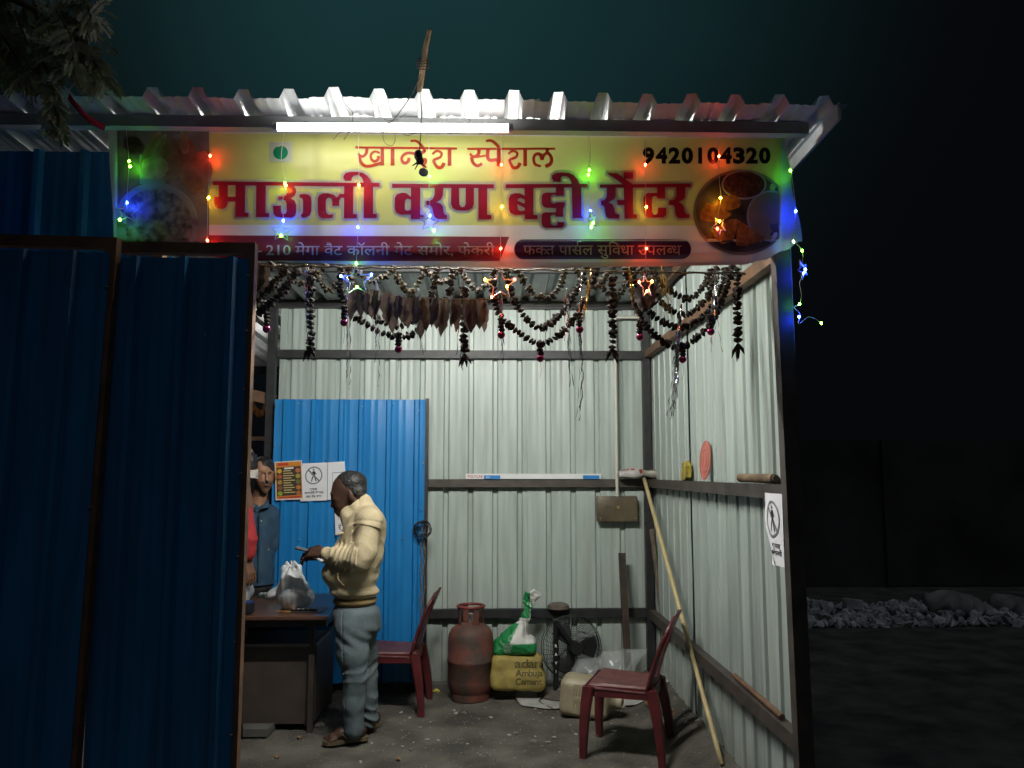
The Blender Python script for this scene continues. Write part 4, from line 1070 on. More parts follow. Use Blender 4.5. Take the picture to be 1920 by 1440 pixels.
# ------------------------------------------------------------------ tree at the left
M_BARK = mat('bark', (.10, .075, .05), .95, col2=(.05, .038, .028), scale=20, bump=.8, bscale=30)
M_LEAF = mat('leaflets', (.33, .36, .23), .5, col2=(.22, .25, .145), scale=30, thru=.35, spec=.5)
def make_tree():
    base = Vector((-4.3, 1.9, 0)); t = empty('tree', base, label='feathery leaved tree with branches hanging over the roof corner', cat='tree')
    mb = MB(); mb.tube(spline([base, base + Vector((.1, 0, 1.5)), base + Vector((.35, .1, 3.0)), base + Vector((.9, .3, 4.2))], 6), [.16 - .004 * k for k in range(19)], 10)
    tip = at(70, 20, 2.62); limbs = [[base + Vector((.35, .1, 3.0)), base + Vector((1.0, .3, 3.7)), at(-120, -60, 2.62), tip], [base + Vector((.9, .3, 4.2)), at(-60, -180, 2.6), at(60, -120, 2.6), at(140, -40, 2.6)]]
    for L in limbs: s_ = spline(L, 6); mb.tube(s_, [.05 * (1 - .85 * k / (len(s_) - 1)) for k in range(len(s_))], 7)
    mb.build('trunk', M_BARK, t, smooth=4)
    cr = MB(); tw = MB()
    twigs = [((20, -20), (30, 60), (10, 120)), ((60, -20), (78, 60), (70, 150)), ((100, -20), (120, 50), (105, 140)), ((90, 10), (150, 60), (195, 148)), ((85, 30), (130, 90), (172, 140)), ((120, -10), (158, 30), (168, 120)),
             ((60, 100), (95, 160), (92, 225), (118, 248)), ((80, 110), (100, 170), (108, 215)), ((-20, 30), (20, 90), (45, 140)), ((-30, 60), (5, 110), (15, 150)), ((30, 40), (60, 110), (40, 135)), ((110, 20), (130, 70), (140, 125)), ((0, -20), (-20, 60), (-25, 150)), ((140, -30), (160, 10), (170, 30)), ((-60, 20), (-50, 90), (-60, 170)), ((-110, 0), (-100, 90), (-110, 160)), ((-20, -60), (10, -20), (60, 10)), ((70, 80), (150, 105), (175, 118))]
    for tg in twigs:
        Y0 = random.uniform(2.62, 2.93); P = spline([at(x + random.uniform(-5, 5), y, Y0 + random.uniform(-.05, .05)) for x, y in tg], 8)
        tw.tube(P, [.006 * (1 - .7 * k / (len(P) - 1)) for k in range(len(P))], 5)
        for i in range(2, len(P)):
            for q in range(2):
                d = Vector((random.gauss(0, 1), random.gauss(0, 1), random.gauss(-.75, .5))).normalized(); L = random.uniform(.06, .115) * (.55 if tg[-1][1] > 200 else 1)
                p0 = P[i]; pr = p0; n_ = 11
                side = d.cross(Vector((0, 0, 1)))
                if side.length < .1: side = Vector((1, 0, 0))
                side.normalize(); up = side.cross(d)
                side = (side * math.cos(q) + up * math.sin(q)).normalized()
                for k in range(n_):
                    d = (d + Vector((0, 0, -.06))).normalized(); pk = pr + d * (L / n_)
                    for sg in (-1, 1):
                        l_ = .027 * (1 - .5 * abs(k / n_ - .4)) * random.uniform(.8, 1.15); tipv = pk + (side * sg + d * .75 + Vector((0, 0, random.uniform(-.35, .05)))).normalized() * l_
                        w_ = d * .0062; mid_ = pk.lerp(tipv, .5)
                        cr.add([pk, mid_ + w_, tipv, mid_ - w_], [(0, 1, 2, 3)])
                    pr = pk
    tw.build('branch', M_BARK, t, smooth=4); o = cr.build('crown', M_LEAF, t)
make_tree()

#%%PROPS
# ------------------------------------------------------------------ plastic chairs
M_CHAIR = mat('maroon_plastic', (.115, .018, .021), .34, col2=(.070, .015, .016), scale=9, bump=.08, bscale=120)
M_SCUFF = mat('maroon_plastic_dusty', (.135, .048, .044), .5, col2=(.075, .020, .020), scale=14, detail=7, bump=.1, bscale=120)
def make_chair(loc, rz, label):
    """armless plastic chair facing local +x"""
    c = empty('plastic_chair', loc, rz, label=label, cat='chair', group='maroon plastic chairs')
    H = .43; D = .20; Wf, Wb = .205, .185
    def hw(t): return Wf + (Wb - Wf) * t            # t 0 front .. 1 back
    def seat(u, v):
        t = u; x = D - .40 * t; y = (v - .5) * 2 * hw(t)
        z = H - .016 * math.sin(math.pi * v) * math.sin(math.pi * min(t * 1.1, 1)) - .012 * t
        e = abs(v - .5) * 2
        if e > .86: z -= .03 * ((e - .86) / .14) ** 2
        if t < .10: z -= .05 * ((.10 - t) / .10) ** 2
        return (x, y, z)
    MB().grid(seat, 18, 18, thick=.006, tdir=(0, 0, 1)).build('seat', M_SCUFF, c, world=False, smooth=.9)
    # apron below the seat
    rim = [(D - .004, -Wf + .01), (D - .004, Wf - .01), (-.2, Wb - .006), (-.2, -Wb + .006)]
    mb = MB()
    for i in range(4):
        a, b = rim[i], rim[(i + 1) % 4]
        mb.beam((*a, H - .045), (*b, H - .045), .007, .062)
    mb.build('apron', M_CHAIR, c, world=False)
    # legs: flared channel legs
    for sx, sy in ((1, -1), (1, 1), (-1, -1), (-1, 1)):
        w = Wf if sx > 0 else Wb
        top = Vector((.175 if sx > 0 else -.185, sy * (w - .018), H - .02)); bot = Vector((.205 if sx > 0 else -.245, sy * (w + .012), .002))
        mb = MB(); n = 8; ring_ = []
        for k in range(n + 1):
            t = k / n; p = top.lerp(bot, t) + Vector((sx * .01 * math.sin(t * math.pi), 0, 0)); a = .034 - .014 * t; b = .028 - .010 * t
            ring_.append([p + Vector((dx * a, dy * b, 0)) for dx, dy in ((-1, -.7), (-.7, -1), (.7, -1), (1, -.7), (1, .7), (.7, 1), (-.7, 1), (-1, .7))])
        vs_ = [q for r_ in ring_ for q in r_]; fs_ = []
        for k in range(n):
            for i in range(8): fs_.append((k * 8 + i, k * 8 + (i + 1) % 8, (k + 1) * 8 + (i + 1) % 8, (k + 1) * 8 + i))
        fs_ += [tuple(range(7, -1, -1)), tuple(n * 8 + i for i in range(8))]
        mb.add(vs_, fs_).build('leg', M_CHAIR, c, world=False, smooth=.7)
    # back with slots
    def back(u, v):
        s_ = (u - .5) * 2; z = H - .03 + .44 * v
        w = .185 + .022 * math.sin(v * math.pi * .75)
        if v > .72: w *= math.sqrt(max(1 - ((v - .72) / .30) ** 2.4, .02))
        x = -.195 - .10 * v - .055 * v * v + .035 * (s_ * s_) * (1 - .3 * v)
        return (x, s_ * w, z - .01 * s_ * s_ * (v > .7))
    def slots(u, v):
        s_ = (u - .5) * 2
        if v < .16 or v > .80: return False
        return .30 < abs(s_) < .58 or (.0 <= abs(s_) < .09 and v < .7 and False)
    MB().grid(back, 30, 26, thick=.009, skip=slots).build('backrest', M_CHAIR, c, world=False, smooth=.9)
    for sy in (-1, 1): MB().tube([back(0.5 + sy * .49, v) for v in np.linspace(0, .97, 12)], .010, 7).build('back_rail', M_CHAIR, c, world=False, smooth=4)
    return c
cr1 = make_chair((.805, 4.95, ground_z(.8, 4.95)), R(160), 'dusty maroon plastic chair near the leaning bamboo stick')
cr2 = make_chair((-.70, 5.90, ground_z(-.7, 5.9)), R(176), 'maroon plastic chair standing before the bright blue door')

# ------------------------------------------------------------------ gas cylinder
M_CYL = mat('rusty_red_enamel', (.135, .044, .030), .7, col2=(.055, .038, .029), scale=6, detail=10, lo=.42, hi=.58, bump=.25, bscale=60)
gc = at(882, 1308, 6.08); gx, gy = gc.x, 6.10
cyl = empty('gas_cylinder', (gx, gy, ground_z(gx, gy)), label='rusty red gas cylinder with collar handle on the soil floor', cat='gas cylinder')
r_ = .168
MB().lathe([(r_ * .60, .035), (r_ * .86, .05), (r_ * .97, .085), (r_, .13), (r_, .262), (r_ * 1.025, .268), (r_ * 1.025, .282), (r_, .288), (r_, .42), (r_ * .96, .462), (r_ * .84, .50), (r_ * .62, .528), (r_ * .40, .54), (.03, .545)], n=40).build('body', M_CYL, cyl, world=False, smooth=.7)
MB().lathe([(r_ * .82, 0), (r_ * .86, .004), (r_ * .86, .05), (r_ * .80, .055)], n=36).build('foot_ring', M_CYL, cyl, world=False, smooth=.7)
MB().lathe([(.02, .54), (.024, .565), (.016, .57), (.016, .60), (.022, .605), (.006, .61)], n=16).build('valve', M_BRIGHT, cyl, world=False, smooth=.7)
for k in range(4):
    a = k * math.pi / 2 + .45
    MB().beam((math.cos(a) * .088, math.sin(a) * .088, .51), (math.cos(a) * .096, math.sin(a) * .096, .655), .006, .045, up=(math.cos(a + 1.57), math.sin(a + 1.57), 0)).build('collar_strap', M_CYL, cyl, world=False)
MB().tube([(math.cos(a) * .098, math.sin(a) * .098, .66) for a in np.linspace(0, 2 * math.pi, 28)[:-1]], .011, 8, closed=True).build('collar_ring', mat('red_enamel_worn', (.23, .035, .028), .5, col2=(.10, .03, .025), scale=12), cyl, world=False, smooth=4)

# ------------------------------------------------------------------ sacks
from mathutils.bvhtree import BVHTree
def project_print(obj, bm, Y0, material, name, lift=.002, sx=8, sy=8):
    """lay a flat print (photograph units) on the front of an object"""
    me = obj.data; off = woff(obj); bvh = BVHTree.FromPolygons([v.co + off for v in me.vertices], [tuple(p.vertices) for p in me.polygons])
    V, F = cutbm(bm, sx, sy); P = []
    for x, y, z in V:
        p = at(x, y, Y0); d = (p - Vector((0, 0, CAM_H))).normalized(); hit = bvh.ray_cast(Vector((0, 0, CAM_H)), d)
        P.append((hit[0] if hit[0] is not None else p) - d * (lift + z * .002))
    mb = MB(); mb.add(P, F); return mb.build(name, material, obj, smooth=4)
M_YSACK = mat('yellow_woven_sack', (.40, .31, .075), .75, col2=(.26, .20, .06), scale=10, bump=.25, bscale=160)
sy_ = 6.06
b0 = at(971, 1288, sy_); ys = SDF()
ys.box(at(969, 1258, sy_), (.185, .10, .118), rot=(0, R(2), 0), rnd=.035, k=.03).box(at(971, 1272, sy_), (.200, .115, .062), rnd=.04, k=.04).ell(at(998, 1236, sy_), (.09, .07, .035), rot=(0, R(-12), 0), k=.03).cone(at(1005, 1226, sy_ - .03), at(1016, 1240, sy_ - .05), .02, .012, .03)
yo = ys.build('cement_sack', M_YSACK, .008, base=(b0.x, sy_, 0), disp=lambda P: .005 * wobn(P, 26, 4) + .007 * np.abs(wobn(P, 45, 5)))
tag(yo, 'full yellow cement sack under the green and white sack', 'sack', 'filled sacks by the back wall')
M_OLIVE = mat('olive_print', (.13, .105, .035), .8, var=.2)
project_print(yo, run(list('adani'), 965, 1018, 1236, 1252, glyphs('d')[0] and max(y for x, y in glyphs('d')[0]), .012), sy_, M_OLIVE, 'brand_print')
project_print(yo, run(list('Ambuja'), 966, 1018, 1256, 1268, max(y for x, y in glyphs('A')[0]), .03), sy_, M_OLIVE, 'brand_print')
project_print(yo, run(list('Cement'), 966, 1016, 1272, 1284, max(y for x, y in glyphs('C')[0]), .03), sy_, M_OLIVE, 'brand_print')
# green and white sack tied at the neck
M_GSACK = mat('printed_plastic_sack', (1, 1, 1), .45, var=.12, scale=20, vcol=True, bump=.15, bscale=40)
gy_ = 6.08
g = SDF()
g.box(at(966, 1210, gy_), (.160, .10, .060), rot=(0, R(-3), 0), rnd=.045, k=.05).cone(at(966, 1200, gy_), at(981, 1170, gy_), .115, .036, .05).cone(at(981, 1168, gy_), at(985, 1158, gy_), .027, .026, .02)
g.box(at(989, 1144, gy_), (.030, .012, .06), rot=(0, R(14), R(20)), rnd=.01, k=.03).box(at(992, 1124, gy_), (.052, .012, .05), rot=(0, R(16), R(-25)), rnd=.01, k=.03).box(at(1002, 1116, gy_ - .02), (.045, .010, .042), rot=(R(20), R(40), R(25)), rnd=.01, k=.02)
gn = np.array(at(982, 1163, gy_)); 
def gcol(V):
    c = np.tile(np.array([[.62, .62, .58]]), (len(V), 1)); G = np.array([.010, .20, .055])
    dx, dz = V[:, 0] - gn[0], V[:, 2] - gn[2]
    low = (dz < -.155 - .25 * np.abs(dx + .05)) & (dx > -.20 - .0 * dz); c[(dz < -.15) & (dz < -.10 - .35 * np.abs(dx - .02))] = G
    c[(dx < -.055 + .55 * (dz + .05)) & (dz < -.02) & (dx > -.13 + .9 * (dz + .02) - .05)] = G
    c[(dz > .02) & (dx < .045)] = G; c[(dz > .05) & (dz < .12) & (dx > .05)] = G * 1.1
    return c
go = g.build('tied_sack', M_GSACK, .006, base=tuple(at(966, 1226, gy_)), disp=lambda P: .006 * wobn(P, 44, 8) + .006 * np.abs(wobn(P, 80, 9)) + .006 * np.sin(np.arctan2(P[:, 0] - gn[0], P[:, 1] - gn[1]) * 9) * np.clip(1 - np.abs(P[:, 2] - gn[2]) / .16, 0, 1), color=gcol)
tag(go, 'green and white plastic sack tied at the neck on a yellow sack', 'sack', 'filled sacks by the back wall')
MB().tube([Vector(gn) + Vector((math.cos(a) * .026, math.sin(a) * .026, .004)) for a in np.linspace(0, 6.28, 14)[:-1]], .005, 5, closed=True).build('tie', M_THREAD, go)
tx = bmesh.new()
for k in range(7):
    q = [tx.verts.new((942 + k * .6, 1206 + k * 2.6, 0)), tx.verts.new((962 - k * .8, 1207 + k * 2.6, 0)), tx.verts.new((962 - k * .8, 1207.9 + k * 2.6, 0)), tx.verts.new((942 + k * .6, 1206.9 + k * 2.6, 0))]; tx.faces.new(q)
project_print(go, tx, gy_, mat('sack_fine_print', (.35, .45, .36), .7), 'fine_print')

# ------------------------------------------------------------------ pedestal fan seen from behind
fx, fy = at(1050, 1300, 6.1).x, 6.12
fan = empty('pedestal_fan', (fx, fy, 0), label='black pedestal fan turned to the back wall beside the sacks', cat='fan')
M_FAN = mat('black_fan_enamel', (.014, .015, .016), .4, .1, var=.3); M_TAUPE = mat('dusty_taupe_plastic', (.13, .11, .085), .6, col2=(.08, .068, .055), scale=12)
MB().lathe([(.02, 0), (.17, 0), (.172, .012), (.15, .026), (.05, .04), (.03, .06)], (fx, fy, .004), 32).build('base', M_TAUPE, fan, smooth=.6)
p0 = Vector((fx - .03, fy - .02, .04)); p1 = at(1042, 1162, 6.05)
MB().tube([p0, p1], .021, 12).build('pole', M_FAN, fan, smooth=.8)
gcn = at(1073, 1214, 6.13); gr = .230
GM = Euler((R(84), 0, R(14))).to_matrix()
mb = MB()
for rr, zz in [(gr, 0), (gr, .045)] + [(gr * k / 11, -.05 * math.cos(k / 11 * 1.57)) for k in np.arange(2, 11, .6)]:
    mb.tube([gcn + GM @ Vector((rr * math.cos(a), rr * math.sin(a), -zz)) for a in np.linspace(0, 2 * math.pi, 37)[:-1]], .004 if rr == gr else .0020, 5, closed=True)
for k in range(40):
    a = k * 2 * math.pi / 40
    mb.tube([gcn + GM @ Vector((gr * q * math.cos(a + .25 * (1 - q)), gr * q * math.sin(a + .25 * (1 - q)), .05 * math.cos(q * 1.57))) for q in (.2, .5, .8, 1)], .0018, 4)
mb.build('grille', M_FAN, fan)
for k in range(3):
    a0 = k * 2.094
    def blade(u, v):
        a = a0 + (u - .5) * 1.25 * (1 - .25 * v); r2 = .03 + .165 * v
        return gcn + GM @ Vector((r2 * math.cos(a), r2 * math.sin(a), (u - .5) * .05))
    MB().grid(blade, 8, 8, thick=.003, tdir=(0, .3, 0)).build('blade', mat('dark_blade', (.05, .055, .058), .4), fan, smooth=4)
MB().tube([gcn + GM @ Vector((0, 0, .03)), gcn + GM @ Vector((0, 0, .11))], [.055, .045], 20).build('motor', M_FAN, fan, smooth=.8)
MB().beam(gcn + GM @ Vector((0, 0, .09)), p1 + Vector((0, 0, -.01)), .03, .03).build('neck', M_FAN, fan)
cb = [ong(1045, 1283), ong(1020, 1296), ong(985, 1300), ong(965, 1300)]
MB().tube(spline([Vector((q.x, q.y, .012)) for q in (ong(1052, 1290), ong(1020, 1292), ong(990, 1297), ong(968, 1299))] , 6), .004, 5).build('cable', M_BLACK, fan, smooth=4)
MB().tube(spline([Vector((q.x, q.y, .014)) for q in (ong(1048, 1296), ong(1030, 1306), ong(1012, 1316), ong(1018, 1324), ong(1036, 1332))], 6), .004, 5).build('cable', M_BLACK, fan, smooth=4)
pole_dir = (p1 - p0)
for k, ch_ in enumerate('RAVI'):
    V, F, w = glyphs(ch_, .03); q = p0 + pole_dir * (.62 - .12 * k)
    mb = MB(); mb.add([q + Vector(((x - w / 2) * .028, -.0225, y * .028)) for x, y in V], F); mb.build('lettering', M_WHITEP, fan)
tn = at(1047, 1135, 6.285); zr = at(1000, 1143, 6.285).z
MB().lathe([(.08, 0), (.085, .006), (.08, .032), (.05, .045), (.01, .048)], (tn.x, 6.30, at(900, 1151, YB).z + .035), 28).thing('tin_lid', M_TAUPE, 'round taupe tin lying on the low rail above the fan', 'tin', smooth=.6)

# ------------------------------------------------------------------ floor sheet, jerry can, clear bag, yellow rag
def flat_sheet(name, pts, z, m, label, cat, amp=.006):
    q = [ong(x, y) for x, y in pts]; bm = bmesh.new()
    vs_ = [bm.verts.new((p.x, p.y, 0)) for p in q]
    for t in tessellate_polygon([[Vector((p.x, p.y, 0)) for p in q]]): bm.faces.new([vs_[i] for i in t])
    V, F = cutbm(bm, .06, .06); mb = MB(); n = len(V)
    mb.add([(x, y, ground_z(x, y) + z + amp * (1 + wob(x * 14, y * 17, 0, 3))) for x, y, _ in V], F)
    o = mb.thing(name, m, label, cat, smooth=4)
    s_ = o.modifiers.new('thickness', 'SOLIDIFY'); s_.thickness = .003; return o
M_WSACK = mat('white_woven_sack', (.46, .46, .43), .8, col2=(.30, .30, .275), scale=9, bump=.3, bscale=60)
flat_sheet('woven_sheet', [(968, 1291), (1000, 1290), (1040, 1300), (1075, 1303), (1120, 1300), (1170, 1298), (1230, 1300), (1268, 1308), (1262, 1318), (1225, 1326), (1180, 1326), (1140, 1328), (1055, 1332), (1020, 1332), (978, 1325), (966, 1311)], .006, M_WSACK, 'white woven sheet spread on the floor under the cream can', 'sheet')
flat_sheet('yellow_rag', [(1158, 1302), (1190, 1300), (1200, 1310), (1182, 1318), (1165, 1312)], .024, mat('yellow_cloth', (.55, .36, .04), .8), 'small yellow rag behind the seat of the dusty chair', 'rag')
M_CAN = mat('aged_cream_plastic', (.42, .37, .25), .5, col2=(.30, .25, .155), scale=8, bump=.06, bscale=40)
cc = at(1098, 1317, 5.62); cc.z = .132
can = SDF().box(cc, (.165, .115, .125), rot=(0, R(4), R(-14)), rnd=.05, k=.02)
ax_ = Euler((0, R(4), R(-14))).to_matrix(); tip_ = cc + ax_ @ Vector((.15, 0, -.02))
can.cone(cc + ax_ @ Vector((.10, 0, 0)), cc + ax_ @ Vector((.215, 0, -.01)), .10, .045, .04)
for k in range(7): can.box(cc + ax_ @ Vector((-.06 + .018 * k, -.117, .052)), (.004, .008, .038), rot=(0, R(4), R(-14)), rnd=.002, k=.004, sub=True).box(cc + ax_ @ Vector((-.06 + .018 * k, -.117, -.055)), (.004, .008, .038), rot=(0, R(4), R(-14)), rnd=.002, k=.004, sub=True)
co = can.build('jerry_can', M_CAN, .004, base=(cc.x, cc.y, 0)); tag(co, 'cream ribbed plastic jerry can lying behind the dusty chair', 'jerry can')
MB().tube([cc + ax_ @ Vector((.21, 0, -.01)), cc + ax_ @ Vector((.245, 0, -.012))], .05, 18).build('cap', M_CAN, co, smooth=.7)
M_CLEAR = mat('clear_polythene', (.62, .66, .64), .16, alpha=.30, var=.1, spec=.8, bump=.5, bscale=22)
cp = at(1118, 1262, 5.98)
cb_ = SDF().ell(at(1098, 1268, 5.98), (.135, .11, .10), k=.05).ell(at(1145, 1250, 6.02), (.15, .10, .13), k=.06).cone(at(1160, 1250, 6.0), at(1215, 1215, 6.05), .09, .02, .05)
bo = cb_.build('polythene_bag', M_CLEAR, .008, base=(cp.x, 5.98, 0), disp=lambda P: .022 * wobn(P, 26, 12) + .010 * np.abs(wobn(P, 60, 13))); tag(bo, 'crumpled clear polythene bag heaped beside the fan', 'plastic bag')

# ------------------------------------------------------------------ leaning poles
M_BAMB = mat('pale_bamboo', (.55, .45, .23), .55, col2=(.42, .33, .16), scale=16, stretch=(1, 1, .3))
b_top = at(1208, 898, 6.18); b_bot = Vector((1.205, 4.32, bank(1.205, 4.32) + .005))
P = [b_top.lerp(b_bot, k / 16) for k in range(17)]
mb = MB(); mb.tube(P, [.0150 - .0020 * k / 16 + (.0018 if k in (5, 10, 14) else 0) for k in range(17)], 10)
mb.thing('bamboo_stick', M_BAMB, 'long pale bamboo stick leaning into the right corner', 'stick', base=tuple(b_bot), smooth=4)
mb = MB(); mb.beam(at(1166, 1037, 6.22), Vector((at(1180, 1290, 6.05).x, 6.05, .02)), .05, .03); o = mb.thing('iron_bar', mat('rusty_iron_bar', (.055, .034, .024), .7, .2, col2=(.03, .022, .018), scale=15, bump=.3), 'dark rusty flat iron bar propped against the low back rail', 'bar')
mb = MB(); mb.tube(spline([at(1222, 992, 6.22), at(1229, 1050, 6.2), at(1236, 1110, 6.18), at(1240, 1160, 6.15), at(1243, 1230, 6.1)], 5), [.022 - .0004 * k for k in range(21)], 8)
mb.thing('rough_branch', mat('grey_wood', (.16, .125, .085), .9, col2=(.09, .07, .05), scale=18, bump=.5), 'rough grey wooden branch standing in the right corner', 'branch', smooth=4)
mb = MB(); a, b = Vector((1.10, 5.72, .05)), Vector((1.17, 5.28, .10)); mb.tube([a, a.lerp(b, .9), b], [.035, .035, .033], 12)
mb.thing('wooden_roller', mat('brown_wood', (.20, .135, .07), .7, col2=(.10, .065, .04), scale=14), 'short brown wooden roller on the floor by the right wall', 'roller', smooth=.8)

# ------------------------------------------------------------------ things on the rails
zr2 = at(900, 906, YB).z + .032
def rail_box():
    a = at(873, 893, 6.295).x; b = at(1127, 893, 6.295).x; y = 6.305
    e = empty('tube_light_box', ((a + b) / 2, y, zr2), label='long white tube light carton lying on the middle back rail', cat='box')
    MB().box(((a + b) / 2, y, zr2 + .021), (b - a, .035, .042), bev=.002).build('carton', mat('white_card', (.68, .69, .68), .6, var=.05), e)
    yf = y - .0185
    pz = lambda x0, x1, m: MB().box(((x0 + x1) / 2, yf - .0006, zr2 + .015), (x1 - x0, .001, .028)).build('blue_panel', m, e)
    mbl = mat('carton_blue', (.015, .20, .52), .5, var=.05); L = b - a
    pz(a + L * .135, a + L * .255, mbl); pz(a + L * .865, a + L * .985, mbl)
    for txt, x0, x1, z0, h_, m in (('POLYCAB', a + L * .018, a + L * .126, .010, .022, mat('carton_red', (.45, .05, .03), .6, var=.05)), ('Jaw', a + L * .15, a + L * .18, .010, .014, M_WHITEP)):
        cur = 0; G = []
        for ch_ in txt:
            V, F, w = glyphs(ch_, .01); G.append((cur, V, F)); cur += w + .06
        mb = MB()
        for c0, V, F in G: mb.add([(x0 + (c0 + x) / cur * (x1 - x0), yf - .0018, zr2 + z0 + y_ * h_ / .72) for x, y_ in V], F)
        mb.build('lettering', m, e)
rail_box()
cx = at(1153, 750, 6.33).x
mb = MB(); mb.tube([(cx, 6.285, 1.45), (cx, 6.285, 2.86)], .0125, 10)
mb.tube(spline([(cx, 6.285, 2.85), (cx + .004, 6.285, 2.868), (cx + .03, 6.285, 2.872), (XR - .02, 6.285, 2.872)], 5), .0125, 10)
mb.thing('conduit_pipe', mat('cream_pvc', (.60, .58, .50), .45, var=.1), 'cream plastic conduit pipe running down to the switch box', 'pipe', smooth=.8)
c = at(1157, 954, 6.29); sw = empty('switch_box', (c.x, 6.32, c.z - .10), label='brown switch box screwed to the back wall under the pipe', cat='switch box')
M_SB = mat('brown_laminate', (.135, .105, .062), .45, col2=(.075, .058, .036), scale=7, bump=.05, bscale=60)
MB().box((c.x, 6.305, c.z), (.315, .075, .195), bev=.008).build('box', M_SB, sw, smooth=.6)
for sx in (-1, 1):
    for sz in (-1, 1): MB().ball((c.x + sx * .135, 6.267, c.z + sz * .073), .0065, 1).build('screw', M_BRIGHT, sw, smooth=4)
MB().lathe([(.003, 0), (.003, .004), (.013, .006), (.013, 0)], (c.x + .005, 6.2675, c.z + .015), 16, M=Euler((R(90), 0, 0)).to_matrix()).build('bush', mat('brass', (.5, .36, .15), .4, .8), sw, smooth=.6)
mb = MB()
for k in range(4): mb.box((c.x - .09 + .012 * k, 6.2668, c.z + .012 + .004 * (k % 2)), (.004, .001, .028 - .004 * (k % 3)))
mb.build('stencil_mark', M_INK, sw)
# broom wrapped in plastic
br_ = SDF().box(at(1228, 890, 6.22) + Vector((0, 0, .010)), (.200, .05, .030), rot=(0, R(1), 0), rnd=.025, k=.02).box(at(1180, 891, 6.22) + Vector((0, 0, .008)), (.09, .05, .026), rnd=.02, k=.02).ell(at(1190, 890, 6.22) + Vector((0, 0, .01)), (.06, .045, .038), k=.02)
M_PBAG = mat('printed_bag', (1, 1, 1), .35, var=.15, scale=25, vcol=True, bump=.4, bscale=40)
bx_ = at(1225, 890, 6.22)
def bcol(V):
    c_ = np.tile(np.array([[.50, .49, .46]]), (len(V), 1)); q = wobn(V, 70, 30)
    c_[(V[:, 0] < bx_.x - .06) & (q > .55)] = [.30, .03, .03]; c_[(np.abs(V[:, 0] - bx_.x + .0) < .09)] = [.26, .245, .20]; c_[(V[:, 0] > bx_.x + .09) & (q > .5)] = [.10, .10, .10]; return c_
wo = br_.build('wrapped_broom', M_PBAG, .006, base=(bx_.x, 6.22, zr2), disp=lambda P: .008 * wobn(P, 45, 31), color=bcol); tag(wo, 'short broom wrapped in a printed plastic bag on the corner rail', 'broom')
mb = MB()
for k in range(26):
    p = at(1178, 892, 6.22) + Vector((0, random.uniform(-.03, .03), random.uniform(-.01, .02))); mb.tube([p, p + Vector((-random.uniform(.04, .09), random.uniform(-.02, .02), random.uniform(-.02, .035)))], .0012, 4)
mb.build('bristles', mat('broom_fibre', (.16, .09, .05), .8), wo)
# things on the right rail
zr3 = at(1205, 906, YB).z + .040
def yrail(px): return onx(px, 900, XR + .02).y
p = Vector((XR + .02, yrail(1287), zr3)); yp = SDF().box(p + Vector((0, 0, .055)), (.02, .05, .055), rot=(R(-12), 0, 0), rnd=.008, k=.01).box(p + Vector((0, -.02, .05)), (.02, .02, .05), rot=(R(18), 0, 0), rnd=.008, k=.01)
yo2 = yp.build('yellow_packet', mat('yellow_foil', (.46, .36, .04), .4, col2=(.10, .075, .02), scale=26, stretch=(1, 1, .5)), .004, base=tuple(p), disp=lambda P: .005 * wobn(P, 90, 33)); tag(yo2, 'crumpled yellow packet standing on the right wall rail', 'packet')
p = Vector((XR + .006, yrail(1325), zr3)); pf = empty('hand_fan', p, label='pink patterned oval hand fan leaning on the right wall', cat='hand fan')
mb = MB(); PM = Euler((0, 0, R(42))).to_matrix() @ Euler((0, R(8), 0)).to_matrix()
mb.lathe([(.002, -.004), (1.0, -.003), (1.0, .003), (.002, .004)], (0, 0, 0), 32)
mb.v = [tuple(PM @ Vector((v[2], v[0] * .038, .118 + v[1] * .115))) for v in mb.v]
mb.build('blade', mat('pink_card', (.40, .11, .085), .6, var=.1), pf, world=False, smooth=.5)
mb = MB()
for rr in (.9, .6, .3):
    mb.tube([PM @ Vector((-.006, rr * .038 * math.cos(a), .118 + rr * .115 * math.sin(a))) for a in np.linspace(0, 6.28, 29)[:-1]], .0022, 4, closed=True)
mb.build('ring_pattern', mat('pink_pale', (.55, .24, .18), .6), pf, world=False)
a = Vector((XR - .005, yrail(1398), zr3 + .022)); b = Vector((XR + .03, yrail(1448), zr3 + .022))
rl = empty('rolling_pin', tuple((a + b) / 2 - Vector((0, 0, .022))), label='short wooden rolling pin lying on the right wall rail', cat='rolling pin')
mb = MB(); mb.tube([a, b], .021, 14); mb.build('roller', mat('brown_wood', (.20, .135, .07), .7, col2=(.10, .065, .04), scale=14), rl, smooth=.8)
mb = MB(); mb.tube([b, b + (b - a).normalized() * .02], .016, 12); mb.build('end', mat('dark_wood_end', (.06, .04, .025), .8), rl, smooth=.8)
zr4 = at(1205, 1151, YB).z + .043
mb = MB(); p0_, p1_ = Vector((XR + .02, 3.50, zr4 + .014)), Vector((XR + .03, 4.2, zr4 + .012)); mb.tube([p0_, p1_], .013, 12); mb.thing('rusty_pipe', M_RUST, 'short rusty pipe lying on the low right rail', 'pipe', smooth=.8)

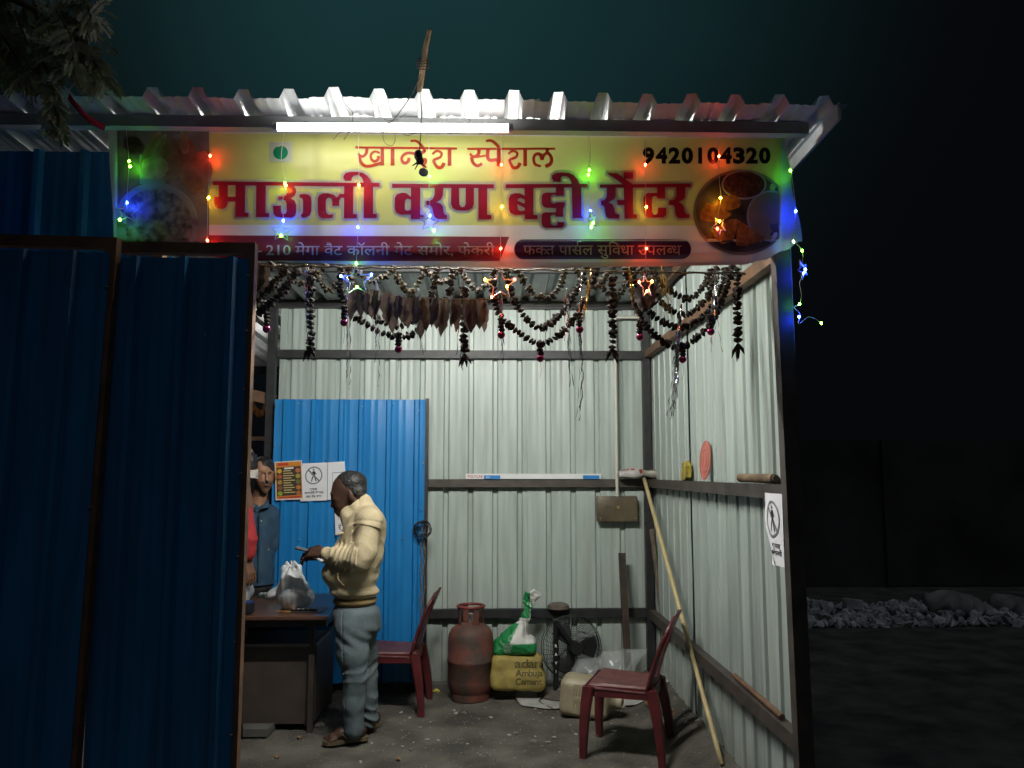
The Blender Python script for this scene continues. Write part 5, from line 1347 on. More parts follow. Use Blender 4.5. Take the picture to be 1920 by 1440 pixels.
# ------------------------------------------------------------------ notices and posters
def slab(fn, nx=6, ny=8, th=.0008):
    mb = MB(); mb.grid(lambda u, v: fn(u, v, 0), nx, ny); return mb
def sheet_thing(name, fn, label, cat, m=M_PAPER):
    base = fn(.5, 1, 0); e = empty(name, base, label=label, cat=cat)
    mb = slab(fn); o = mb.build('paper', m, e, smooth=4); return e
def prints(e, fn, name, polys, m, lay=1, parent=None):
    mb = MB()
    for k, P in enumerate(polys):
        tr = tessellate_polygon([[Vector((p[0], p[1], 0)) for p in P]])
        mb.add([fn(p[0], p[1], lay + .1 * (k % 5)) for p in P], [tuple(t) for t in tr])
    mb.build(name, m, e)
def textprint(e, fn, name, pieces, u0, u1, v0, v1, m, lay=1):
    bm = run(pieces, u0, u1, v0, v1, HD, .03); mb = MB(); bm.verts.index_update()
    mb.add([fn(v.co.x, v.co.y, lay) for v in bm.verts], [tuple(v.index for v in f.verts) for f in bm.faces]); bm.free(); mb.build(name, m, e)
def door_fn(quad, Y, curl=.0):
    (x0, y0), (x1, y1), (x2, y2), (x3, y3) = quad
    def fn(u, v, lay):
        x = (x0 * (1 - u) + x1 * u) * (1 - v) + (x3 * (1 - u) + x2 * u) * v; y = (y0 * (1 - u) + y1 * u) * (1 - v) + (y3 * (1 - u) + y2 * u) * v
        return at(x, y, Y - curl * (v * v + .4 * math.sin(u * 5)) - lay * .0009)
    return fn
def noentry(e, fn, cu, cv, ru, rv):
    E = lambda r0, r1, a: (cu + ru * r0 * math.cos(a), cv + rv * r1 * math.sin(a))
    N = 32
    prints(e, fn, 'prohibition_ring', [[E(1, 1, 2 * math.pi * k / N), E(1, 1, 2 * math.pi * (k + 1) / N), E(.86, .86, 2 * math.pi * (k + 1) / N), E(.86, .86, 2 * math.pi * k / N)] for k in range(N)] + [[(cu - .68 * ru, cv - .56 * rv), (cu - .56 * ru, cv - .68 * rv), (cu + .68 * ru, cv + .56 * rv), (cu + .56 * ru, cv + .68 * rv)]], M_GREYINK, 2)
    fig = [[(cu + ru * (-.02 + .10 * math.cos(a)), cv + rv * (-.62 + .10 * math.sin(a))) for a in np.linspace(0, 6.28, 11)[:-1]]]
    for P in ([(-.16, -.48), (.14, -.48), (.16, .02), (-.10, .05)], [(-.14, -.46), (-.30, -.10), (-.24, -.06), (-.06, -.36)], [(.12, -.46), (.32, -.14), (.26, -.08), (.06, -.34)], [(-.10, 0), (.04, .02), (-.10, .36), (-.18, .70), (-.28, .68), (-.22, .30)], [(.0, 0), (.15, .0), (.22, .32), (.36, .64), (.24, .70), (.12, .38)]):
        fig.append([(cu + ru * x, cv + rv * y) for x, y in P])
    prints(e, fn, 'walking_figure', fig, M_INK, 1)
fn1 = door_fn([(515, 866), (566, 863), (569, 936), (517, 938)], DY - .028)
mp = sheet_thing('menu_poster', fn1, 'dark brown menu poster with orange border on the blue door', 'poster')
prints(mp, fn1, 'orange_border', [[(.03, .02), (.97, .02), (.97, .97), (.03, .97)]], mat('poster_orange', (.62, .24, .03), .5, var=.15), 1)
prints(mp, fn1, 'brown_panel', [[(.06, .16), (.94, .14), (.94, .88), (.06, .90)]], mat('poster_brown', (.045, .028, .018), .5, var=.1), 2)
prints(mp, fn1, 'red_title', [[(.10, .045), (.50, .04), (.50, .11), (.10, .115)], [(.10, .92), (.90, .91), (.90, .95), (.10, .96)]], mat('poster_red', (.50, .05, .03), .5, var=.1), 3)
for k, (c1, c2) in enumerate((((.70, .42, .02), (.55, .17, .07)), ((.45, .11, .04), (.38, .33, .06)), ((.42, .26, .06), (.15, .16, .05)), ((.28, .10, .05), (.55, .20, .04)), ((.30, .42, .04), (.45, .14, .05)))):
    v = .25 + k * .145
    for u, c_ in ((.17, c1), (.83, c2)):
        E = [(u + .085 * math.cos(a), v + .06 * math.sin(a)) for a in np.linspace(0, 6.28, 17)[:-1]]
        prints(mp, fn1, 'dish_picture', [E], mat('dish_%d_%d' % (k, int(u * 100)), c_, .5, var=.3, scale=60), 3)
prints(mp, fn1, 'menu_line', [[(.30, .24 + k * .062), (.30 + (.28, .34, .40, .30, .42)[k % 5], .24 + k * .062), (.30 + (.28, .34, .40, .30, .42)[k % 5], .262 + k * .062), (.30, .262 + k * .062)] for k in range(10)], mat('poster_text', (.60, .52, .22), .5, var=.1), 3)
prints(mp, fn1, 'menu_heading', [[(.34, .165), (.68, .16), (.68, .205), (.34, .21)]], M_WHITEP, 3)
fn2 = door_fn([(567, 869), (614, 867), (613, 938), (563, 940)], DY - .024)
n1 = sheet_thing('notice_sheet', fn2, 'white no-entry notice with walking figure taped to the blue door', 'notice')
noentry(n1, fn2, .47, .33, .34, .235)
for pcs, u0, u1, v0, v1 in ((['कृपया'], .33, .62, .67, .72), (['परवानगी', SP, 'िश', 'वाय'], .14, .86, .765, .815), (['आत', SP, 'येऊ', SP, 'नका'], .20, .78, .86, .91)): textprint(n1, fn2, 'notice_text', pcs, u0, u1, v0, v1, M_INK)
fn3 = door_fn([(615, 867), (646, 865), (652, 937), (614, 937)], DY - .024)
n2 = sheet_thing('notice_sheet', fn3, 'white framed notice half hidden behind the standing man head', 'notice')
prints(n2, fn3, 'frame_line', [[(.25, .28), (.97, .27), (.97, .285), (.25, .295)], [(.25, .28), (.27, .28), (.27, .9), (.25, .9)]], M_GREYINK, 1)
fn4 = door_fn([(627, 945), (668, 943), (668, 1003), (629, 1003)], DY - .024, .01)
n3 = sheet_thing('notice_sheet', fn4, 'white notice below, half hidden behind the cream jacket chest', 'notice')
textprint(n3, fn4, 'notice_text', ['िव'], .14, .30, .34, .50, M_GREYINK); textprint(n3, fn4, 'notice_text', ['रं'], .14, .30, .68, .84, M_GREYINK)
def fn5(u, v, lay):
    w0 = Vector((XR - .012, 3.53, 0)); w1 = Vector((XR - .012, 3.32, 0)); z = 1.555 - .30 * v
    p = w0.lerp(w1, u); p.z = z; t = u + .0 * v
    if v > .45 and u < .5: p.y -= (.5 - u) * (v - .45) * .55
    p.x += -.012 * math.sin(u * 3.1) * (1 - .6 * v) - .02 * v * v * (1 - u) - lay * .001; return p
n4 = sheet_thing('notice_sheet', fn5, 'curling white no-entry notice hung from the right wall rail', 'notice')
noentry(n4, fn5, .55, .36, .34, .26)
textprint(n4, fn5, 'notice_text', ['कृपया'], .50, .86, .70, .76, M_INK); textprint(n4, fn5, 'notice_text', ['परवानगी'], .44, .92, .80, .86, M_INK)

# ------------------------------------------------------------------ wire coil and rope at the door edge
cw = at(792, 993, DY - .06)
mb = MB(); mb2 = MB()
for k in range(9):
    ph = random.uniform(0, 6); rr = .062 * random.uniform(.72, 1.05); ey = random.uniform(.85, 1.15); o_ = Vector((random.uniform(-.012, .012), random.uniform(-.015, .015), random.uniform(-.012, .012)))
    mb.tube([cw + o_ + Vector((rr * math.cos(a), .012 * math.sin(2 * a + ph), rr * ey * math.sin(a))) for a in np.linspace(0, 6.28, 25)[:-1]], .0028, 5, closed=True)
mb.thing('wire_coil', M_BLACK, 'coil of black wire hooked on the blue door edge', 'wire coil', smooth=4)
mb = MB()
for dx in (-.006, .018): mb.tube([at(792, 975, DY - .03) + Vector((dx + .006 * math.sin(k * 1.3), .004 * math.cos(k * 2), -.045 * k)) for k in range(19)], [.006 if k % 2 else .0045 for k in range(19)], 6)
mb.thing('hanging_chain', mat('old_jute', (.20, .155, .10), .9, .1, col2=(.09, .07, .05), scale=40), 'knotted brown rope hanging down the blue door edge', 'rope', smooth=4)

# ------------------------------------------------------------------ desk and things on it
TZ = .745
M_DESK = mat('brown_desk_steel', (.062, .048, .039), .55, col2=(.048, .037, .031), scale=8, bump=.06)
M_TOP = mat('wood_laminate', (.115, .055, .034), .28, col2=(.075, .036, .023), scale=5, stretch=(.5, 5, 5), spec=.6)
tyf, tyb = ong(500, 1156, TZ).y, 6.12; txr = ong(619, 1152, TZ).x; txl = -1.71
desk = empty('desk', ((txl + txr) / 2, (tyf + tyb) / 2, 0), label='dark brown steel desk with glossy wood top behind the gate', cat='desk')
MB().box(((txl + txr) / 2, (tyf + tyb) / 2, TZ - .012), (txr - txl, tyb - tyf, .024), bev=.004).build('top', M_TOP, desk)
MB().box(((txl + txr) / 2, tyf + .10, TZ - .052), (txr - txl - .06, .02, .055)).build('apron', M_DESK, desk)
MB().box((txr - .04, (tyf + tyb) / 2, TZ - .052), (.02, tyb - tyf - .22, .055)).build('apron', M_DESK, desk)
lx = at(583, 1300, 5.33).x
for (x, y) in ((lx, 5.33), (txl + .1, 5.33), (lx, 5.95), (txl + .1, 5.95)): MB().box((x, y, (TZ - .03) / 2), (.034, .034, TZ - .03)).build('leg', M_DESK, desk)
MB().box(((txl + lx) / 2 + .02, 5.352, .295), (lx - txl - .02, .014, .50)).build('modesty_panel', M_DESK, desk)
MB().box((lx + .012, 5.66, .30), (.014, .56, .50)).build('side_panel', M_DESK, desk)
MB().box(((txl + lx) / 2, 5.55, .535), (lx - txl + .06, .44, .018)).build('shelf', mat('shelf_edge', (.20, .18, .15), .6), desk)
zt = TZ + .0015
def tabp(x, y): return ong(x, y, zt)
# printed cards under the bag
def card(name, pts, m, label, z, pr=None):
    q = [tabp(x, y) for x, y in pts]; mb = MB(); mb.add([(p.x, p.y, zt + z) for p in q] + [(p.x, p.y, zt + z + .0015) for p in q], [(0, 1, 2, 3), (7, 6, 5, 4), (0, 4, 5, 1), (1, 5, 6, 2), (2, 6, 7, 3), (3, 7, 4, 0)])
    return mb.thing(name, m, label, 'card')
card('menu_card', [(517, 1146), (535, 1138), (556, 1139), (545, 1148)], mat('card_orange', (.50, .28, .09), .5, col2=(.28, .14, .06), scale=30), 'orange printed menu card lying under the white carrier bag', .0)
card('menu_card', [(548, 1148), (560, 1138), (615, 1138), (603, 1149)], mat('card_dark', (.16, .12, .11), .5, col2=(.08, .09, .12), scale=24), 'dark printed menu card at the right end of the desk', .002)
p = tabp(571, 1146); ph = empty('pill_strip', (p.x, p.y, zt + .004), label='slim black tray with small coloured bits on the menu card', cat='tray')
MB().box((p.x, p.y, zt + .010), (.165, .05, .010), bev=.002).build('tray', M_BLACK, ph)
for k, c_ in enumerate(((.7, .3, .1), (.6, .6, .7), (.7, .7, .68), (.65, .5, .3), (.5, .4, .7))): MB().box((p.x - .065 + .03 * k, p.y - .012, zt + .0185), (.018, .016, .007), bev=.002).build('bit', mat('bit_%d' % k, c_, .4), ph)
# carrier bag with two loop handles
M_CARR = mat('white_carrier_polythene', (.80, .82, .81), .30, col2=(.68, .71, .70), scale=10, spec=.6, thru=.25, bump=.35, bscale=26)
YC = 5.42; cbp = tabp(552, 1136)
def C(x, y, dy=0): return at(x, y, YC + dy)
cs = SDF().ell(C(556, 1120), (.112, .085, .075), k=.03).cone(C(553, 1113), C(549, 1086), .098, .066, .03).ell(C(540, 1112, .05), (.09, .05, .08), k=.03).cone(C(545, 1095), C(533, 1066), .050, .018, .025).cone(C(556, 1092), C(558, 1066), .055, .022, .025).ell(C(556, 1132), (.085, .07, .035), k=.02)
cs.chain([C(534, 1070, .02), C(533, 1062, .02), C(537, 1058, .02), C(541, 1062, .02), C(543, 1078, .02)], [.016, .010, .009, .010, .018], .008)
cs.chain([C(549, 1075, -.02), C(549, 1062, -.02), C(554, 1056, -.02), C(559, 1060, -.02), C(563, 1080, -.02)], [.016, .010, .009, .011, .018], .008)
cs.chain([C(543, 1064, .04), C(543, 1055, .04), C(546, 1053, .04), C(550, 1064, .04)], [.008, .006, .006, .010], .006)
def cdisp(P):
    an = np.arctan2(P[:, 0] - cbp.x, P[:, 1] - YC); up_ = np.clip((P[:, 2] - zt - .02) * 6, 0, 1)
    return (.006 * np.abs(wobn(P * np.array([1, 1, .35], np.float32), 75, 40)) * 1.5 - .006 + .006 * np.sin(an * 8 + 2 * wobn(P, 20, 44)) * up_ + .003 * wobn(P, 130, 41)).astype(np.float32)
co_ = cs.build('carrier_bag', M_CARR, .0045, base=(cbp.x, YC, zt), disp=cdisp, clip=lambda P: (zt + .004) - P[..., 2])
tag(co_, 'white plastic carrier bag with loop handles standing on the desk', 'carrier bag')
c2 = SDF().ell(at(518, 1112, 5.85), (.085, .07, .035), rot=(0, R(-22), 0), k=.02).cone(at(512, 1118, 5.85), at(532, 1095, 5.85), .02, .03, .03)
o2 = c2.build('crumpled_bag', M_CARR, .006, base=tuple(at(518, 1118, 5.85)), disp=lambda P: .006 * wobn(P, 70, 43)); tag(o2, 'small crumpled white plastic bag behind the carrier bag', 'plastic bag')
p = tabp(468, 1143); pb = empty('payment_speaker', (p.x, 5.24, zt), label='black box with blue top standing on the desk by the gate', cat='speaker box')
MB().box((p.x - .02, 5.26, zt + .036), (.17, .10, .072), bev=.008).build('case', M_BLACK, pb, smooth=.5)
MB().box((p.x - .02, 5.26, zt + .0745), (.155, .088, .006), bev=.002).build('top_panel', mat('blue_panel', (.015, .06, .22), .35), pb)
MB().lathe([(.001, 0), (.007, 0), (.007, .002), (.001, .003)], (p.x - .012, 5.2085, zt + .052), 14, M=Euler((R(90), 0, 0)).to_matrix()).build('button', M_WHITEP, pb)
p = tabp(503, 1118); kd = empty('card_reader', (p.x, p.y, zt), label='small teal keypad card reader lying flat on the desk', cat='card reader')
MB().box((p.x, p.y, zt + .012), (.14, .09, .022), rot=(0, 0, R(12)), bev=.006).build('case', mat('dark_teal', (.03, .06, .065), .4), kd)
for i in range(4):
    for j in range(2): MB().box((p.x - .045 + .026 * i, p.y - .025 + .024 * j, zt + .0245), (.014, .012, .004), rot=(0, 0, R(12))).build('key', M_WHITEP, kd)
# red checked cloth hanging by the door
def cl(u, v): return at(494 + 8 * u + 2 * math.sin(v * 5) - 3 * v, 1000 + 118 * v, 6.12 - .02 * math.sin(u * 7 + v * 3))
mb = MB(); mb.grid(cl, 8, 30, thick=.004)
M_CHK = mat('checked_cloth', (.42, .045, .04), .85)
nt = M_CHK.node_tree; ck = nt.nodes.new('ShaderNodeTexChecker'); ck.inputs['Scale'].default_value = 85; ck.inputs[1].default_value = (.62, .55, .42, 1); ck.inputs[2].default_value = (.05, .03, .03, 1)
tcn = nt.nodes.new('ShaderNodeTexCoord'); nt.links.new(tcn.outputs['Object'], ck.inputs[0]); sx_ = nt.nodes.new('ShaderNodeSeparateXYZ'); nt.links.new(tcn.outputs['Object'], sx_.inputs[0])
m1 = nt.nodes.new('ShaderNodeMath'); m1.operation = 'COMPARE'; m1.inputs[1].default_value = .25; m1.inputs[2].default_value = .115; nt.links.new(sx_.outputs['Z'], m1.inputs[0])
mxn = nt.nodes.new('ShaderNodeMix'); mxn.data_type = 'RGBA'; mxn.inputs['A'].default_value = (.42, .045, .04, 1); nt.links.new(m1.outputs[0], mxn.inputs['Factor']); nt.links.new(ck.outputs[0], mxn.inputs['B']); nt.links.new(mxn.outputs['Result'], nt.nodes['Principled BSDF'].inputs['Base Color'])
mb.thing('checked_cloth', M_CHK, 'red cloth with checked band hanging at the blue door edge', 'cloth', smooth=4)

# ------------------------------------------------------------------ litter on the floor
def pebble(x, y, r__, m, label, cat='stone', name='pebble', group=None, flat=.6):
    p = ong(x, y); z = ground_z(p.x, p.y); mb = MB(); mb.ball((p.x, p.y, z + r__ * flat * .6), (r__, r__ * .8, r__ * flat), 2, jit=.18); mb.thing(name, m, label, cat, group)
M_STONE = mat('pale_stone', (.24, .225, .19), .9, col2=(.13, .12, .10), scale=30, bump=.4)
for (x, y, r__, lab) in ((885, 1312, .022, 'pale stone at the foot of the gas cylinder'), (1313, 1402, .030, 'pale stone beside the foot of the bamboo stick'), (967, 1372, .016, 'small pale pebble in the middle of the floor'), (870, 1338, .018, 'pale crumpled crumb in front of the gas cylinder'), (1000, 1388, .020, 'brown clod on the open floor'), (600, 1362, .03, 'pale clod at the desk leg foot'), (770, 1406, .014, 'white pebble right of the sandals'), (1120, 1378, .018, 'pale pebble near the far chair leg')): pebble(x, y, r__, M_STONE, lab, group='stones on the soil floor')
pebble(818, 1296, .03, mat('yellow_wrapper', (.50, .42, .06), .35, var=.3, scale=40), 'crumpled yellow wrapper between chair and gas cylinder', 'wrapper', 'snack_wrapper', flat=.5)
for (x, y, lab) in ((746, 1424, 'brown dry leaf on the floor right of the sandals'), (562, 1384, 'pale dry leaf on the floor under the desk'), (520, 1418, 'small dry leaf on the floor near the gate')):
    p = ong(x, y); z = ground_z(p.x, p.y); mb = MB(); a = random.uniform(0, 3)
    mb.grid(lambda u, v: Vector((p.x, p.y, z + .006)) + Euler((0, 0, a)).to_matrix() @ Vector(((u - .5) * .05, (v - .5) * .03 * math.sin(math.pi * (.1 + .8 * u)), .010 * abs(v - .5) * 2)), 6, 4, thick=.001, tdir=(0, 0, 1))
    mb.thing('dry_leaf', mat('floor_leaf', (.26, .15, .075), .8, var=.3), lab, 'leaf', 'dry leaves on the floor', smooth=4)
mb = MB(); q = [ong(455, 1383), ong(500, 1383), ong(520, 1366), ong(455, 1366)]; mb.add([(p.x, p.y, .004) for p in q] + [(p.x, p.y, .05) for p in q], [(0, 1, 2, 3), (7, 6, 5, 4), (0, 4, 5, 1), (1, 5, 6, 2), (2, 6, 7, 3), (3, 7, 4, 0)])
mb.thing('stone_slab', mat('grey_slab', (.10, .098, .085), .9, var=.3, bump=.3), 'flat grey stone slab on the floor under the desk', 'slab')
random.seed(23); scr = MB()
for k in range(40):
    x, y = random.uniform(-.75, 1.0), random.uniform(4.75, 5.85); z = ground_z(x, y) + .004; n_ = random.randint(4, 6); r0 = random.uniform(.008, .020); a0_ = random.uniform(0, 6)
    pts_ = [(x + r0 * random.uniform(.5, 1.2) * math.cos(a0_ + i * 6.28 / n_), y + r0 * random.uniform(.5, 1.2) * math.sin(a0_ + i * 6.28 / n_), z + random.uniform(0, .008)) for i in range(n_)]
    scr.add(pts_ + [(a, b, c - .002) for a, b, c in pts_], [tuple(range(n_)), tuple(range(2 * n_ - 1, n_ - 1, -1))] + [(i, (i + 1) % n_, n_ + (i + 1) % n_, n_ + i) for i in range(n_)])
tag(scr.build('litter_crumbs', mat('dirty_paper', (.42, .41, .37), .8, var=.3, scale=30)), 'tiny pale paper crumbs scattered on the soil floor', 'litter', kind='stuff')
# plinth strip at the foot of the back wall
MB().box(((lp + XR) / 2, YB - .01, .02), (XR - lp - .1, .06, .075), bev=.01).thing('kerb_strip', mat('dusty_concrete', (.13, .128, .11), .9, var=.35, bump=.4), 'low dusty concrete strip along the foot of the back wall', 'kerb')

# ------------------------------------------------------------------ outside at the right
M_SOOT = mat('sooty_plaster', (.075, .072, .066), .95, col2=(.028, .027, .025), scale=.9, detail=6, bump=.3, bscale=8)
cwl = empty('compound_wall', (8, 11.5, 0), label='dark plastered compound wall beyond the shed', cat='wall')
for k in range(5): MB().box((3.2 + 2.5 * k + 1.22, 11.6, 1.05), (2.46, .16, 2.1 - .03 * (k % 2))).build('panel', M_SOOT, cwl)
for k in range(6): MB().box((3.2 + 2.5 * k, 11.56, 1.05), (.10, .20, 2.11)).build('pillar', M_SOOT, cwl)
M_RUB = mat('pale_rubble', (.68, .68, .66), .9, col2=(.26, .26, .255), scale=5, bump=.4)
random.seed(5)
mb = MB()
for i in range(1150):
    x = random.uniform(3.35, 6.2); y = 8.55 + random.random() ** 1.5 * 1.5 + (x - 3.3) * .03; s_ = random.choice((.012, .016, .022, .03, .045, .07)); hz = .10 * math.exp(-((y - 9.1) / .5) ** 2)
    mb.ball((x, y, hz * random.random() + s_ * .3), (s_, s_ * random.uniform(.5, 1), s_ * random.uniform(.3, .7)), 1, jit=.35, M=Euler((random.uniform(0, 3), random.uniform(0, 3), 0)).to_matrix())
tag(mb.build('rubble', M_RUB), 'pale broken rubble spread on the dark ground beyond the shed', 'rubble', kind='stuff')
for (x, y, w, h_, lab) in ((1535, 1140, .18, .17, 'pale square block at the end of the rubble'), (1598, 1133, .20, .12, 'tilted pale slab leaning in the rubble'), (1650, 1150, .16, .09, 'broken pale chunk amid the rubble')):
    p = at(x, y, 9.3); mb = MB(); mb.box((p.x, 9.3, max(p.z, h_ / 2)), (w, .10, h_), rot=(random.uniform(-.5, .1), random.uniform(-.5, .3), random.uniform(-.4, .4)), bev=.012); mb.thing('debris_block', M_RUB, lab, 'debris', 'debris blocks in the rubble')
for (x, y, rx, rz_, lab) in ((1800, 1152, .42, .15, 'large crumpled pale tarpaulin on the rubble'), (1890, 1130, .22, .12, 'smaller crumpled grey tarpaulin behind the rubble')):
    p = at(x, y, 9.2); o = SDF().ell((p.x, 9.2, .10), (rx, .22, rz_), rot=(0, R(14), 0), k=.05).ell((p.x - rx * .5, 9.15, .12), (rx * .4, .2, rz_ * 1.1), k=.05).build('tarpaulin', mat('pale_tarp', (.30, .285, .265), .7, col2=(.18, .17, .155), scale=4, bump=.3, bscale=10), .025, base=(p.x, 9.2, 0), disp=lambda P: .03 * wobn(P, 12, 50) + .06 * np.abs(wobn(P, 20, 51)) - .03); tag(o, lab, 'tarpaulin', 'tarpaulins on the rubble')

#%%PEOPLE
# ------------------------------------------------------------------ people
def skin_mat(name, c): return mat(name, c, .5, var=.12, scale=30, vcol=True, sss=.08, spec=.4)
def near(V, p, r): return np.linalg.norm((V - np.array(p)) / np.array(r), axis=1) < 1
def hand(s, wrist, fdir, ndir, curl, scale=1.0, thumb_sign=1, spread=.16):
    """five bent fingers on a palm; fdir along the hand, ndir out of the back of the hand"""
    f = Vector(fdir).normalized(); n = Vector(ndir); n = (n - f * n.dot(f)).normalized(); w = f.cross(n)
    wr = Vector(wrist); k = scale
    pc = wr + f * .05 * k
    for o_ in (-.028, -.009, .010, .028): s.cone(wr + f * .012 * k + w * o_ * .6 * k, wr + f * .088 * k + w * o_ * k, .016 * k, .0125 * k, .012)
    for i, (o_, L) in enumerate(((-.030, .072), (-.010, .082), (.010, .076), (.029, .058))):
        b = wr + f * .090 * k + w * o_ * k; d = (f + w * (o_ * spread / .03)).normalized(); pts = [b]; a = 0
        for q in range(3):
            a += curl[q] if not isinstance(curl[0], (list, tuple)) else curl[i][q]
            dd = d * math.cos(a) - n * math.sin(a); pts.append(pts[-1] + dd * L * k * (.44, .31, .25)[q])
        s.chain(pts, [.0092 * k, .0086 * k, .0080 * k, .0068 * k], .004)
    tb = wr + f * .028 * k + w * (-.030 * thumb_sign) * k
    t1 = tb + (f * .7 - w * .6 * thumb_sign - n * .3).normalized() * .036 * k; t2 = t1 + (f * .95 - w * .1 * thumb_sign - n * .45).normalized() * .030 * k; t3 = t2 + (f * .9 + w * .2 * thumb_sign - n * .45).normalized() * .024 * k
    s.chain([tb, t1, t2, t3], [.015 * k, .0115 * k, .0100 * k, .0085 * k], .008)
    return pc

# --- standing customer in a cream jacket, seen from his left side, facing the desk
PY = 5.20
def p(x, y, dy=0.0): return at(x, y, PY + dy)
man = empty('person', (p(665, 1385).x, PY, 0), label='person in a cream jacket and grey jeans standing at the desk looking at a phone', cat='person', group='people at the stall')
s = SDF()
s.ell(p(652, 915), (.100, .078, .098), rot=(0, R(-18), 0), k=.02)                    # skull
s.ell(p(639, 936), (.062, .062, .078), rot=(0, R(-8), 0), k=.03)                      # face
s.cone(p(640, 950), p(638, 962), .046, .026, .025)                                     # jaw
s.ell(p(633, 958), (.022, .028, .020), k=.012)                                         # mouth
s.cone(p(628, 932), p(624, 948), .010, .015, .010).ell(p(626, 950, -.012), (.010, .008, .008), k=.006).ell(p(626, 950, .012), (.010, .008, .008), k=.006)
s.ell(p(625, 925), (.016, .050, .012), k=.012)                                         # brow
s.ell(p(631, 936, -.045), (.022, .018, .016), k=.015).ell(p(631, 936, .045), (.022, .018, .016), k=.015)
for sg in (-1, 1): s.ell(p(658, 930, sg * .078), (.018, .010, .032), rot=(0, R(-15), 0), k=.006)
s.cone(p(664, 940), p(680, 968), .060, .070, .03)
s.cone(p(684, 980), p(670, 1085), .085, .085, .05).cone(p(670, 1085), p(667, 1150), .085, .085, .05)
for sg, k_, a_, sh, el, wr in ((-1, (664, 1262), (664, 1368), (692, 975), (679, 1046), (611, 1038)), (1, (684, 1256), (691, 1350), (684, 978), (664, 1052), (606, 1043))):
    dl_ = -.09 if sg < 0 else .10
    s.chain([p(666, 1160, dl_), p(*k_, dl_), p(*a_, dl_)], [.072, .050, .042], .03)
    s.chain([p(*sh, sg * .17), p(*el, sg * .22), p(*wr, -.10 if sg < 0 else .08)], [.055, .042, .030], .03)
# feet
fl = Vector(ong(611, 1396)); hl = Vector(ong(676, 1388))
def foot(toe, heel, ank):
    toe = Vector((toe.x, toe.y, .035)); heel = Vector((heel.x, heel.y, .04)); d = (toe - heel).normalized(); w_ = Vector((-d.y, d.x, 0))
    s.chain([heel + Vector((0, 0, .02)), heel.lerp(toe, .55) + Vector((0, 0, .018)), heel.lerp(toe, .82)], [.036, .034, .026], .02).cone(ank, heel.lerp(toe, .25) + Vector((0, 0, .03)), .04, .034, .02)
    for i, o_ in enumerate((-.032, -.014, .002, .017, .030)): s.cone(heel.lerp(toe, .76) + w_ * o_ - Vector((0, 0, .004)), heel.lerp(toe, (1.0, .985, .97, .945, .91)[i]) + w_ * o_ * 1.15 - Vector((0, 0, .010)), .013, .0125 if i == 0 else .0098, .005)
    return d, w_
f2 = Vector(ong(650, 1372)); h2 = Vector(ong(703, 1362))
D1 = foot(fl, hl, p(668, 1372, -.09)); D2 = foot(f2, h2, p(693, 1355, .10))
# hands hold a phone in front of the belly
hand(s, p(607, 1038, -.10), (-1, .25, .10), (-.05, -.75, .65), (.55, .75, .5), 1.0, thumb_sign=-1)
hand(s, p(603, 1043, .07), (-1, -.35, .06), (-.05, .70, .65), (.5, .7, .5), 1.0, thumb_sign=1)
eye = [np.array(p(627, 933, sg * .034)) for sg in (-1, 1)]
SK1 = np.array([.060, .030, .019])
def mcol(V):
    c = np.tile(SK1, (len(V), 1))
    for e_ in eye: c[near(V, e_, (.012, .014, .007))] = [.02, .014, .012]
    c[near(V, p(628, 953), (.02, .034, .008))] *= .45                                   # moustache
    c[near(V, p(631, 960), (.016, .024, .006))] = [.075, .030, .026]
    c[near(V, p(626, 927), (.02, .05, .006))] *= .5
    return c
s.build('body', skin_mat('brown_skin', (1, 1, 1)), .005, man, color=mcol)
# hair, thin and greying at the sides
h = SDF().ell(p(660, 907), (.096, .082, .082), rot=(0, R(-16), 0), k=.02).ell(p(672, 922), (.052, .076, .050), k=.03).ell(p(645, 895), (.055, .055, .028), rot=(0, R(-25), 0), k=.02)
ear = np.array(p(656, 932))
h.ell(p(630, 925), (.060, .12, .060), k=.012, sub=True).ell(p(648, 945), (.035, .12, .035), k=.01, sub=True)
def hcol(V):
    c = np.full((len(V), 3), .014); q = wobn(V, 150, 61); g_ = (V[:, 2] < p(650, 912).z) & (q > .25); c[g_] = [.05, .048, .046]; return c
h.build('hair', mat('greying_hair', (1, 1, 1), .55, vcol=True, var=.25, scale=90), .004, man, disp=lambda P: .0014 * wobn(P, 260, 62) + .0025 * wobn(P, 60, 63), color=hcol)
# jacket
M_JACK = mat('cream_cotton', (.54, .45, .28), .8, col2=(.46, .38, .23), scale=12, bump=.75, bscale=16)
j = SDF()
j.ell(p(683, 995), (.135, .200, .135), rot=(0, R(6), 0), k=.06).ell(p(670, 1042), (.165, .185, .14), k=.08).ell(p(656, 1078), (.180, .185, .105), rot=(0, R(8), 0), k=.07)
j.ell(p(664, 1108), (.158, .175, .055), rot=(0, R(2), 0), k=.04)
j.cone(p(690, 972, -.10), p(692, 974, .10), .085, .085, .06)
j.chain([p(694, 978, -.175), p(682, 1040, -.235), p(676, 1050, -.235)], [.082, .074, .070], .035)
j.chain([p(678, 1046, -.235), p(640, 1046, -.17), p(612, 1038, -.105)], [.070, .058, .045], .03)
j.chain([p(687, 980, .175), p(664, 1050, .225), p(608, 1043, .085)], [.080, .068, .045], .035)
j.cone(p(659, 958), p(679, 942), .066, .060, .015).cone(p(660, 968), p(684, 954), .080, .072, .03)    # standing collar
j.ell(p(662, 928), (.064, .064, .082), rot=(0, R(-32), 0), k=.008, sub=True)
el_ = np.array(p(676, 1048, -.235)); sh_ = np.array(p(694, 978, -.175)); wr_ = np.array(p(612, 1038, -.105))
arm_d = (wr_ - el_) / np.linalg.norm(wr_ - el_); up_d = (el_ - sh_) / np.linalg.norm(el_ - sh_)
hemz = p(660, 1122).z
